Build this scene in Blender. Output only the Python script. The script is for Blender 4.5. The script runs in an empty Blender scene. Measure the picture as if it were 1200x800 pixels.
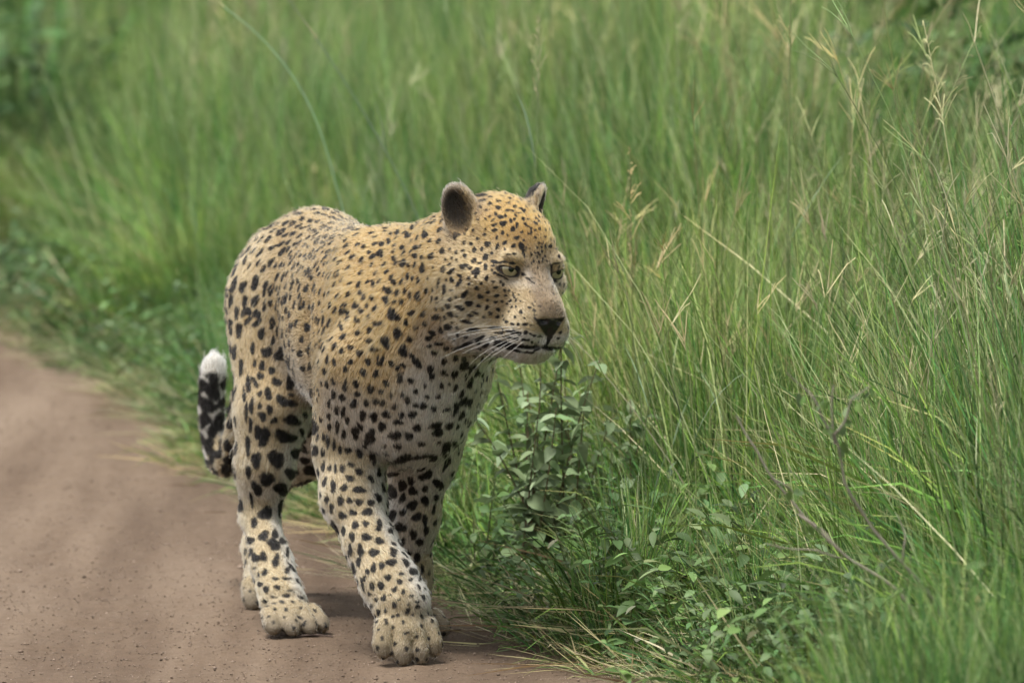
import bpy, math, random
import numpy as np
from mathutils import Vector, Matrix

sc = bpy.context.scene
R = math.radians
rng = np.random.default_rng(11)
random.seed(11)

# ------------------------------------------------------------------ camera
CAM_H, CAM_PITCH, FPX = 1.5, 4.766, 9230.0          # metres, degrees, focal length in 1200-px-wide pixels
cam_d = bpy.data.cameras.new('camera')
cam = bpy.data.objects.new('camera', cam_d)
sc.collection.objects.link(cam)
cam.location = (0, 0, CAM_H)
cam.rotation_euler = (R(90 - CAM_PITCH), 0, 0)
cam_d.sensor_width = 36.0
cam_d.lens = FPX * 36.0 / 1200.0
cam_d.clip_start = 0.1
cam_d.clip_end = 3000
cam_d.dof.use_dof = True
cam_d.dof.focus_distance = 11.95
cam_d.dof.aperture_fstop = 7.1
sc.camera = cam

# ------------------------------------------------------------------ sky, sun, exposure (thin bright overcast)
SUN_EL, SUN_AZ = 74.0, 245.0                        # sun near the zenith, a little to the left, veiled by thin cloud
w = bpy.data.worlds.new('World'); sc.world = w; w.use_nodes = True
nt = w.node_tree; nt.nodes.clear()
sky = nt.nodes.new('ShaderNodeTexSky'); sky.sky_type = 'NISHITA'; sky.sun_disc = False
sky.sun_elevation = R(SUN_EL); sky.sun_rotation = R(SUN_AZ)
hs = nt.nodes.new('ShaderNodeHueSaturation'); hs.inputs['Saturation'].default_value = 0.12
bg = nt.nodes.new('ShaderNodeBackground'); bg.inputs['Strength'].default_value = 0.078
wo = nt.nodes.new('ShaderNodeOutputWorld')
nt.links.new(sky.outputs[0], hs.inputs['Color']); nt.links.new(hs.outputs[0], bg.inputs['Color']); nt.links.new(bg.outputs[0], wo.inputs[0])
sun_d = bpy.data.lights.new('sun', 'SUN'); sun_d.energy = 2.0; sun_d.angle = R(22); sun_d.color = (1.0, 0.96, 0.9)
sun = bpy.data.objects.new('sun', sun_d); sc.collection.objects.link(sun)
# direction towards the sun: azimuth measured clockwise from +Y (north)
_az, _el = R(SUN_AZ), R(SUN_EL)
sdir = Vector((math.sin(_az) * math.cos(_el), math.cos(_az) * math.cos(_el), math.sin(_el)))
sun.rotation_euler = sdir.to_track_quat('Z', 'Y').to_euler()
sc.view_settings.view_transform = 'Standard'; sc.view_settings.look = 'None'
sc.view_settings.exposure = 1.72; sc.view_settings.gamma = 1.0; sc.view_settings.use_curve_mapping = False
sc.render.engine = 'CYCLES'
sc.cycles.use_denoising = True
sc.cycles.max_bounces = 5; sc.cycles.diffuse_bounces = 2; sc.cycles.glossy_bounces = 3; sc.cycles.transmission_bounces = 4; sc.cycles.transparent_max_bounces = 4
sc.cycles.use_adaptive_sampling = True; sc.cycles.adaptive_threshold = 0.04; sc.cycles.caustics_reflective = False; sc.cycles.caustics_refractive = False

# ------------------------------------------------------------------ helpers
def link(o, parent=None):
    sc.collection.objects.link(o)
    if parent is not None: o.parent = parent
    return o
def tag(o, label=None, cat=None, group=None, kind=None):
    if label: o['label'] = label
    if cat: o['category'] = cat
    if group: o['group'] = group
    if kind: o['kind'] = kind
    return o
def mesh_obj(name, V, Fc, mat=None, parent=None, smooth=True, cols=None, rough=None):
    me = bpy.data.meshes.new(name)
    V = np.asarray(V, dtype=np.float32)
    if isinstance(Fc, np.ndarray):
        nf, k = Fc.shape
        me.vertices.add(len(V)); me.vertices.foreach_set('co', V.ravel())
        me.loops.add(nf * k); me.loops.foreach_set('vertex_index', Fc.astype(np.int32).ravel())
        me.polygons.add(nf)
        me.polygons.foreach_set('loop_start', np.arange(0, nf * k, k, dtype=np.int32))
        me.update(calc_edges=True)
    else:
        me.from_pydata([tuple(v) for v in V], [], Fc); me.update()
    if smooth: me.polygons.foreach_set('use_smooth', np.ones(len(me.polygons), dtype=bool))
    if cols is not None:
        ca = me.attributes.new('col', 'FLOAT_COLOR', 'POINT')
        c4 = np.ones((len(V), 4), dtype=np.float32); c4[:, :3] = cols
        ca.data.foreach_set('color', c4.ravel())
    if rough is not None:
        ra = me.attributes.new('rough', 'FLOAT', 'POINT'); ra.data.foreach_set('value', np.asarray(rough, np.float32))
    me.validate()
    if mat: me.materials.append(mat)
    return link(bpy.data.objects.new(name, me), parent)
def empty(name, loc=(0, 0, 0), rz=0.0):
    o = bpy.data.objects.new(name, None); o.empty_display_size = 0.1
    o.location = loc; o.rotation_euler = (0, 0, rz)
    return link(o)
def new_mat(name):
    m = bpy.data.materials.new(name); m.use_nodes = True
    nt = m.node_tree; b = nt.nodes['Principled BSDF']
    return m, nt, b
def N(nt, t, **kw):
    n = nt.nodes.new(t)
    for k, v in kw.items():
        if hasattr(n, k): setattr(n, k, v)
        else: n.inputs[k].default_value = v
    return n
def unit(v): 
    v = np.asarray(v, float); return v / (np.linalg.norm(v, axis=-1, keepdims=True) + 1e-12)
def vnoise(P, f, seed=0):
    """smooth value noise in -1..1 at points P (n,3)"""
    r = np.random.default_rng(seed); tab = r.uniform(-1, 1, 4096).astype(np.float32)
    Pn = np.asarray(P) * f; I = np.floor(Pn).astype(np.int64); t = Pn - I; t = t * t * (3 - 2 * t)
    out = 0
    for dx in (0, 1):
        for dy in (0, 1):
            for dz in (0, 1):
                hsh = ((I[:, 0] + dx) * 73856093 ^ (I[:, 1] + dy) * 19349663 ^ (I[:, 2] + dz) * 83492791) & 4095
                wgt = (t[:, 0] if dx else 1 - t[:, 0]) * (t[:, 1] if dy else 1 - t[:, 1]) * (t[:, 2] if dz else 1 - t[:, 2])
                out = out + tab[hsh] * wgt
    return out
# ================================================================== LEOPARD
# body frame: x forward, y to the animal's left, z up, origin on the ground under the shoulder
LEO_A = R(18)
LEO_O = Vector((-0.18, 12.231, 0.0))
leo = empty('leopard', LEO_O, LEO_A - R(90))
tag(leo, 'spotted leopard walking along the sandy track with one forepaw lifted', 'leopard')

class Sdf:
    """rounded-cone / ellipsoid field on a rectilinear grid, with coat attributes blended per primitive"""
    def __init__(s): s.pr = []
    def cone(s, a, ra, b, rb, k=.03, fl=None, **at):
        a, b = np.array(a, float), np.array(b, float)
        s.pr.append(('c', a, b, ra, rb, None, k, np.array(fl if fl is not None else b - a, float), at, 1))
    def chain(s, pts, k=.03, **at):
        for (a, ra), (b, rb) in zip(pts, pts[1:]): s.cone(a, ra, b, rb, k, **at)
    def ell(s, c, r, rot=None, k=.03, fl=(-1, 0, -.2), sub=False, **at):
        s.pr.append(('e', np.array(c, float), np.array(r, float), 0, 0, np.eye(3) if rot is None else np.array(rot), k, np.array(fl, float), at, -1 if sub else 1))
    def dist(s, p, P):
        t, a, b, ra, rb, rot, k, fl, at, sg = p
        if t == 'c':
            ba = b - a; L2 = ba @ ba; pa = P - a
            h = np.clip(pa @ ba / L2, 0, 1)
            d = pa - h[..., None] * ba
            return np.sqrt((d * d).sum(-1)) - (ra + (rb - ra) * h)
        q = (P - a) @ rot            # into the ellipsoid's axes (columns of rot)
        k0 = np.sqrt(((q / b) ** 2).sum(-1)); k1 = np.sqrt(((q / (b * b)) ** 2).sum(-1))
        return k0 * (k0 - 1.0) / (k1 + 1e-9)
    def box(s, p):
        t, a, b, ra, rb, rot, k, fl, at, sg = p
        m = k + .02
        if t == 'c': return np.minimum(a - ra, b - rb) - m, np.maximum(a + ra, b + rb) + m
        e = np.sqrt(((rot * b) ** 2).sum(1)); return a - e - m, a + e + m
    def field(s, xs, ys, zs):
        Fv = np.full((len(xs), len(ys), len(zs)), .2, np.float32)
        for p in s.pr:
            lo, hi = s.box(p); sl = []
            for ax, l, h in zip((xs, ys, zs), lo, hi): sl.append(slice(np.searchsorted(ax, l), np.searchsorted(ax, h)))
            if any(q.stop - q.start < 1 for q in sl): continue
            P = np.stack(np.meshgrid(xs[sl[0]], ys[sl[1]], zs[sl[2]], indexing='ij'), -1)
            d = s.dist(p, P).astype(np.float32); k = p[6]; f = Fv[tuple(sl)]
            if p[9] > 0:
                h = np.maximum(k - np.abs(f - d), 0) / k; Fv[tuple(sl)] = np.minimum(f, d) - h * h * k * .25
            else:
                h = np.maximum(k - np.abs(f + d), 0) / k; Fv[tuple(sl)] = np.maximum(f, -d) + h * h * k * .25
        return Fv
    def attrs(s, V, names, sig=.012):
        W = np.zeros(len(V)); fl = np.zeros((len(V), 3)); A = {n: np.zeros(len(V)) for n in names}
        for p in s.pr:
            if p[9] < 0: continue
            d = s.dist(p, V); wt = np.exp(-np.maximum(d, -.02) / sig)
            W += wt; f = p[7] / (np.linalg.norm(p[7]) + 1e-9); fl += wt[:, None] * f
            for n in names: A[n] += wt * p[8].get(n, names[n])
        for n in names: A[n] /= W
        return unit(fl), A

def surface_nets(Fv, xs, ys, zs):
    ins = Fv < 0
    nx, ny, nz = Fv.shape
    c = np.zeros((nx - 1, ny - 1, nz - 1), np.int8)
    for dx in (0, 1):
        for dy in (0, 1):
            for dz in (0, 1): c += ins[dx:nx - 1 + dx, dy:ny - 1 + dy, dz:nz - 1 + dz]
    act = np.argwhere((c > 0) & (c < 8))
    idx = np.full(c.shape, -1, np.int32); idx[tuple(act.T)] = np.arange(len(act))
    acc = np.zeros((len(act), 3)); cnt = np.zeros(len(act))
    ax = (xs, ys, zs); cor = [(i, j, k) for i in (0, 1) for j in (0, 1) for k in (0, 1)]
    for A in cor:
        for d in range(3):
            if A[d]: continue
            B = list(A); B[d] = 1
            ia = act + A; ib = act + B
            fa = Fv[tuple(ia.T)]; fb = Fv[tuple(ib.T)]; m = (fa < 0) != (fb < 0)
            t = np.where(m, fa / np.where(m, fa - fb, 1), 0)
            pa = np.stack([ax[q][ia[:, q]] for q in range(3)], 1); pb = np.stack([ax[q][ib[:, q]] for q in range(3)], 1)
            acc += (pa + t[:, None] * (pb - pa)) * m[:, None]; cnt += m
    V = acc / cnt[:, None]; quads = []
    for d in range(3):
        e, f = (d + 1) % 3, (d + 2) % 3
        lo = [slice(1, -1)] * 3; lo[d] = slice(0, -1); hi = list(lo); hi[d] = slice(1, None)
        a = ins[tuple(lo)]; b = ins[tuple(hi)]
        for sgn in (0, 1):
            g = np.argwhere((a & ~b) if sgn == 0 else (~a & b))
            g = g + np.array([0 if q == d else 1 for q in range(3)])
            def cell(de, df):
                q = g.copy(); q[:, e] += de; q[:, f] += df; return idx[tuple(q.T)]
            q = np.stack([cell(-1, -1), cell(0, -1), cell(0, 0), cell(-1, 0)], 1)
            quads.append(q if sgn == 0 else q[:, ::-1])
    return V, np.concatenate(quads)

def rotm(yaw=0, pitch=0, roll=0):      # columns: forward, left, up ; pitch > 0 raises the nose
    return np.array(Matrix.Rotation(R(yaw), 3, 'Z') @ Matrix.Rotation(R(-pitch), 3, 'Y') @ Matrix.Rotation(R(roll), 3, 'X'))
HEAD_R = rotm(15, -4, -5)
HEAD_C = np.array([.265, .089, .602])
def HP(p): return HEAD_C + HEAD_R @ np.array(p, float)

B = Sdf()
# --- trunk (fur flows back along it)
B.ell((-.13, .0, .468), (.27, .114, .148), fl=(-1, 0, -.35), ln=.008)
B.ell((.03, .0, .445), (.15, .105, .14), fl=(-.4, 0, -1), ln=.016)
B.cone((-.1, .01, .565), .072, (-.48, .026, .56), .085, k=.07, fl=(-1, 0, -.25), ln=.008)
B.ell((-.36, .012, .475), (.2, .094, .115), k=.06, fl=(-1, 0, -.5), ln=.009)
B.ell((-.545, .024, .55), (.135, .08, .1), k=.05, fl=(-.8, 0, -.7), ln=.009)
B.ell((.085, .005, .42), (.085, .085, .12), k=.05, fl=(-.1, 0, -1), ln=.013)
# shoulder blades and upper arms
for sy in (-1, 1):
    B.ell((-.02, sy * .058, .505), (.08, .04, .115), rot=rotm(0, 25, 0) @ rotm(0, 0, sy * 20), k=.05, fl=(-.6, 0, -1), ln=.012)
# muscle and bone under the skin
for sy in (-1, 1):
    B.cone((-.07, sy * .045, .615), .018, (.07, sy * .09, .455), .032, k=.035, fl=(-.6, 0, -1), ln=.009)
    B.ell((-.05, sy * .082, .375), (.05, .036, .062), rot=rotm(0, 20, 0), k=.02, fl=(-.2, 0, -1), ln=.009)
    B.ell((.085, sy * .072, .425), (.04, .035, .05), k=.025, fl=(-.1, 0, -1), ln=.009)
    B.ell((-.125, sy * .132, .43), (.022, .03, .12), rot=rotm(0, 12, 0), k=.045, sub=True)
    B.ell((.055, sy * .118, .53), (.02, .03, .09), rot=rotm(0, -35, 0), k=.045, sub=True)
    B.ell((-.40, .01 + sy * .155, .40), (.075, .05, .09), k=.07, sub=True)
# --- neck
B.cone((-.03, .012, .575), .068, (.185, .066, .612), .092, k=.07, fl=(-1, -.3, -.5), ln=.010)
B.cone((.05, .0, .47), .098, (.21, .058, .56), .08, k=.06, fl=(-.5, 0, -1), ln=.013)
# --- right foreleg (swinging forward)
B.chain([((.045, -.066, .44), .064), ((-.022, -.07, .305), .048), ((.03, -.08, .24), .043), ((.1, -.072, .172), .033), ((.15, -.06, .125), .037), ((.185, -.05, .09), .044)], k=.035, ln=.009)
# --- left foreleg (planted, trailing)
B.chain([((.03, .064, .42), .064), ((-.045, .056, .3), .05), ((-.08, .05, .2), .036), ((-.115, .05, .1), .033), ((-.118, .056, .06), .032)], k=.035, ln=.009)
# --- right hind leg (stepped forward)
B.ell((-.51, -.05, .45), (.12, .052, .165), rot=rotm(0, 28, 0), k=.05, fl=(.1, 0, -1), ln=.011, leg=.7)
B.chain([((-.53, -.04, .5), .078), ((-.42, -.082, .33), .05), ((-.41, -.095, .25), .039), ((-.415, -.102, .17), .028)], k=.04, ln=.009, leg=1)
B.chain([((-.42, -.102, .175), .027), ((-.33, -.107, .1), .03), ((-.25, -.112, .05), .036)], k=.02, ln=.009, leg=1)
# --- left hind leg (pushing off)
B.ell((-.54, .075, .45), (.11, .05, .15), rot=rotm(0, 10, 0), k=.05, fl=(.1, 0, -1), ln=.011, leg=.7)
B.chain([((-.55, .07, .5), .08), ((-.5, .05, .32), .056), ((-.6, .018, .25), .04), ((-.7, -.005, .19), .027)], k=.04, ln=.009, leg=1)
B.chain([((-.7, -.005, .19), .026), ((-.66, -.03, .09), .026), ((-.62, -.04, .04), .028)], k=.02, ln=.009, leg=1)
# --- tail
TP = np.array([(-.62, .015, .59), (-.7, .0, .5), (-.76, -.014, .4), (-.8, -.022, .3), (-.835, -.03, .225), (-.862, -.034, .203), (-.885, -.037, .215),
               (-.9, -.042, .25), (-.915, -.042, .3), (-.925, -.036, .345), (-.93, -.032, .372)])
_t = np.arange(len(TP)); _tt = np.linspace(0, len(TP) - 1, 34)
TPs = np.stack([np.interp(_tt, _t, TP[:, q]) for q in range(3)], 1)
for _ in range(3): TPs[1:-1] = (TPs[:-2] + 2 * TPs[1:-1] + TPs[2:]) / 4
TRs = np.interp(_tt, [0, 2, 9, 10], [.034, .019, .0185, .0145])
B.chain([(p, r) for p, r in zip(TPs, TRs)], k=.006, ln=.009, tail=1)
# --- paws
def paw(c, yaw, pitch, wid=1.0, kk=.0022, fl_=.0032):
    M = rotm(yaw, pitch, 0); c = np.array(c, float)
    T = lambda p: c + M @ np.array(p, float)
    f = M @ np.array([.6, 0, -.8])
    B.ell(T((-.008, 0, .004)), (.04, .036 * wid, .024), rot=M, k=.01, fl=f, ln=.007, paw=1)
    for i, (x, y) in enumerate(((.02, -.0405), (.037, -.0142), (.037, .0142), (.02, .0405))):
        B.cone(T((x - .022, y * .86 * wid, .006)), .0145, T((x + .004, y * wid, -.007)), .0152, k=kk, fl=f, ln=fl_, paw=1)
        B.ell(T((x + .012, y * wid, -.011)), (.013, .012, .0115), rot=M, k=kk * .8, fl=f, ln=fl_ * .9, paw=1)
paw((.212, -.053, .056), 4, -42, 1.02, .003, .0045)
paw((-.10, .06, .028), 0, 0, .9)
paw((-.205, -.112, .03), 4, -4)
paw((-.585, -.04, .03), 4, -18, .9)
# --- head
hf = lambda v: HEAD_R @ np.array(v, float)
def hell(c, r, rot=None, k=.02, fl=(-1, 0, .1), **at):
    B.ell(HP(c), r, rot=HEAD_R if rot is None else HEAD_R @ rot, k=k, fl=hf(fl), **at)
def hcone(a, ra, b, rb, k=.02, fl=(-1, 0, .1), **at): B.cone(HP(a), ra, HP(b), rb, k, fl=hf(fl), **at)
FACE = dict(ln=.006, face=1)
hell((-.012, 0, .03), (.09, .075, .082), k=.03, fl=(-1, 0, 0), ln=.008, face=1)
hell((-.03, -.004, .06), (.06, .066, .056), k=.03, fl=(-1, 0, 0), ln=.008, face=1)
hell((.034, 0, .034), (.05, .058, .056), k=.03, fl=(-.6, 0, .8), **FACE)
for sy in (-1, 1):
    hell((.0, sy * .052, -.03), (.062, .042, .062), k=.03, fl=(-1, sy * .4, -.4), ln=.012, face=1)
    hell((.04, sy * .038, -.02), (.043, .032, .04), k=.025, fl=(-1, sy * .5, -.2), **FACE)
    hcone((.0, sy * .04, -.085), .036, (.095, sy * .014, -.1), .02, k=.025, fl=(-1, 0, -.5), ln=.009, face=1)
    hell((.0765, sy * .038, .0345), (.018, .021, .0085), rot=rotm(0, -25, sy * 14), k=.014, fl=(-.5, sy * .5, .7), **FACE)
    hell((.104, sy * .0265, -.068), (.036, .0285, .031), rot=rotm(sy * -12, -18, 0), k=.018, fl=(-1, sy * .5, -.3), ln=.005, face=1)
    hell((.095, sy * .017, -.03), (.045, .018, .018), rot=rotm(0, -28, 0), k=.02, fl=(-1, 0, .6), ln=.0055, face=1)
hcone((.056, 0, .002), .0415, (.12, 0, -.039), .0265, k=.02, fl=(-1, 0, .8), ln=.0055, face=1)
hell((.097, 0, -.094), (.03, .024, .018), k=.015, fl=(-.6, 0, -1), ln=.008, face=1)
hell((.136, 0, -.05), (.011, .0255, .013), rot=rotm(0, -20, 0), k=.01, fl=(-1, 0, .5), ln=.0, face=1)
for sy in (-1, 1):      # planes of the face: hollow behind the muzzle, flattened temples
    B.ell(HP((.07, sy * .09, -.05)), (.034, .03, .028), rot=HEAD_R, k=.03, sub=True)
    B.ell(HP((.055, sy * .094, .06)), (.045, .03, .03), rot=HEAD_R, k=.035, sub=True)
    hell((.045, sy * .062, -.004), (.026, .014, .012), rot=rotm(sy * -35, 0, 0), k=.02, fl=(-1, sy * .5, -.2), **FACE)
# eye sockets, then lids
EYE = {}; LID = {}
for sy in (-1, 1):
    B.ell(HP((.094, sy * .049, .016)), (.022, .02, .014), rot=HEAD_R, k=.016, sub=True)
    c = HP((.0695, sy * .0405, .0165)); EYE[sy] = c
    hell((.0695, sy * .0405, .0165), (.0195, .0195, .0195), k=.008, fl=(-.5, sy * .5, .5), ln=.003, face=1)
    LID[sy] = (HP((.088, sy * .0475, .0132)), HEAD_R @ rotm(sy * 22, 0, sy * 12))
    B.ell(LID[sy][0], (.02, .0155, .0056), rot=LID[sy][1], k=.003, sub=True)
# mouth slit, philtrum and nostrils
for sy in (-1, 1):
    pts = [(.135, sy * .002, -.09), (.124, sy * .02, -.097), (.1, sy * .042, -.096), (.072, sy * .054, -.087)]
    for a, b in zip(pts, pts[1:]):
        m = (np.array(a) + b) / 2; d = np.array(b) - np.array(a)
        B.ell(HP(m), (np.linalg.norm(d) * .62, .006, .0026), rot=HEAD_R @ rotm(math.degrees(math.atan2(d[1], d[0])), 0, 0), k=.004, sub=True)
    B.ell(HP((.147, sy * .014, -.053)), (.006, .006, .004), rot=HEAD_R, k=.003, sub=True)
B.ell(HP((.143, 0, -.076)), (.008, .0022, .014), rot=HEAD_R, k=.004, sub=True)
# ears: cupped discs
EAR = {}
for sy, e_yaw, by, bz, hgt in ((-1, -52, .066, .066, 1.0), (1, 52, .058, .076, .95)):
    base = np.array([-.022, sy * by, bz])
    upv = unit(np.array([-.2, sy * .36, 1.0])); nrm = unit(np.array([math.cos(R(e_yaw)), math.sin(R(e_yaw)), .25]))
    nrm = unit(nrm - upv * (nrm @ upv)); wv = np.cross(upv, nrm)
    M = np.stack([nrm, wv, upv], 1); c = base + upv * .026 * hgt
    EAR[sy] = (HP(c), HEAD_R @ M)
    B.ell(HP(c - nrm * .004), (0.017, .0275, .042 * hgt), rot=HEAD_R @ M, k=.016, fl=hf(upv), ln=.0055, ear=1)
    B.ell(HP(c + nrm * .013 + upv * .001), (.0195, .0232, .0368 * hgt), rot=HEAD_R @ M, k=.006, sub=True)

def spaced(lo, hi, coarse, fl, fh, fine):
    a = np.arange(lo, fl, coarse); b = np.arange(fl, fh, fine); c = np.arange(fh, hi, coarse)
    return np.concatenate([a, b, c])
xs = spaced(-1.0, .5, .005, .15, .47, .0022); ys = spaced(-.26, .26, .005, -.02, .22, .0022); zs = spaced(-.02, .8, .005, .45, .78, .0022)
Fv = B.field(xs, ys, zs)
LV, LF = surface_nets(Fv, xs, ys, zs)
del Fv
print('leopard verts', len(LV), 'z', LV[:, 2].min(), LV[:, 2].max())
# ------------------------------------------------------------------ coat: vertex normals, flow, lengths
def vert_normals(V, Q):
    n = np.cross(V[Q[:, 2]] - V[Q[:, 0]], V[Q[:, 3]] - V[Q[:, 1]])
    out = np.zeros_like(V)
    for k in range(4): np.add.at(out, Q[:, k], n)
    return unit(out)
LN = vert_normals(LV, LF)
FLOW, AT = B.attrs(LV, dict(ln=.011, tail=0., paw=0., face=0., ear=0., leg=0.))
FLOW = unit(FLOW - LN * (FLOW * LN).sum(1, keepdims=True))

# the camera's view of the animal, used only to read the coat marks of the real animal onto its skin
_h = np.array([math.sin(LEO_A), -math.cos(LEO_A), 0]); _l = np.array([math.cos(LEO_A), math.sin(LEO_A), 0]); _z = np.array([0, 0, 1.])
TOW = np.stack([_h, _l, _z], 1)                      # leopard -> world axes
_p = R(CAM_PITCH); FWD = np.array([0, math.cos(_p), -math.sin(_p)]); UPV = np.array([0, math.sin(_p), math.cos(_p)]); RGT = np.array([1., 0, 0])
CAMP = np.array([0, 0, CAM_H]); LO = np.array(LEO_O)
def to_px(P):
    W = P @ TOW.T + LO - CAMP; d = W @ FWD
    return 600 + FPX * (W @ RGT) / d, 400 - FPX * (W @ UPV) / d
from mathutils.bvhtree import BVHTree
bvh = BVHTree.FromPolygons([tuple(v) for v in LV], [tuple(int(i) for i in q) for q in LF])
cam_l = TOW.T @ (CAMP - LO)
def px_hit(u, v):
    d = unit(FWD + RGT * (u - 600) / FPX - UPV * (v - 400) / FPX); dl = TOW.T @ d
    loc, nor, i, dist = bvh.ray_cast(Vector(cam_l), Vector(dl))
    if loc is None: return None
    return np.array(loc), np.array(nor), dl

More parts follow.
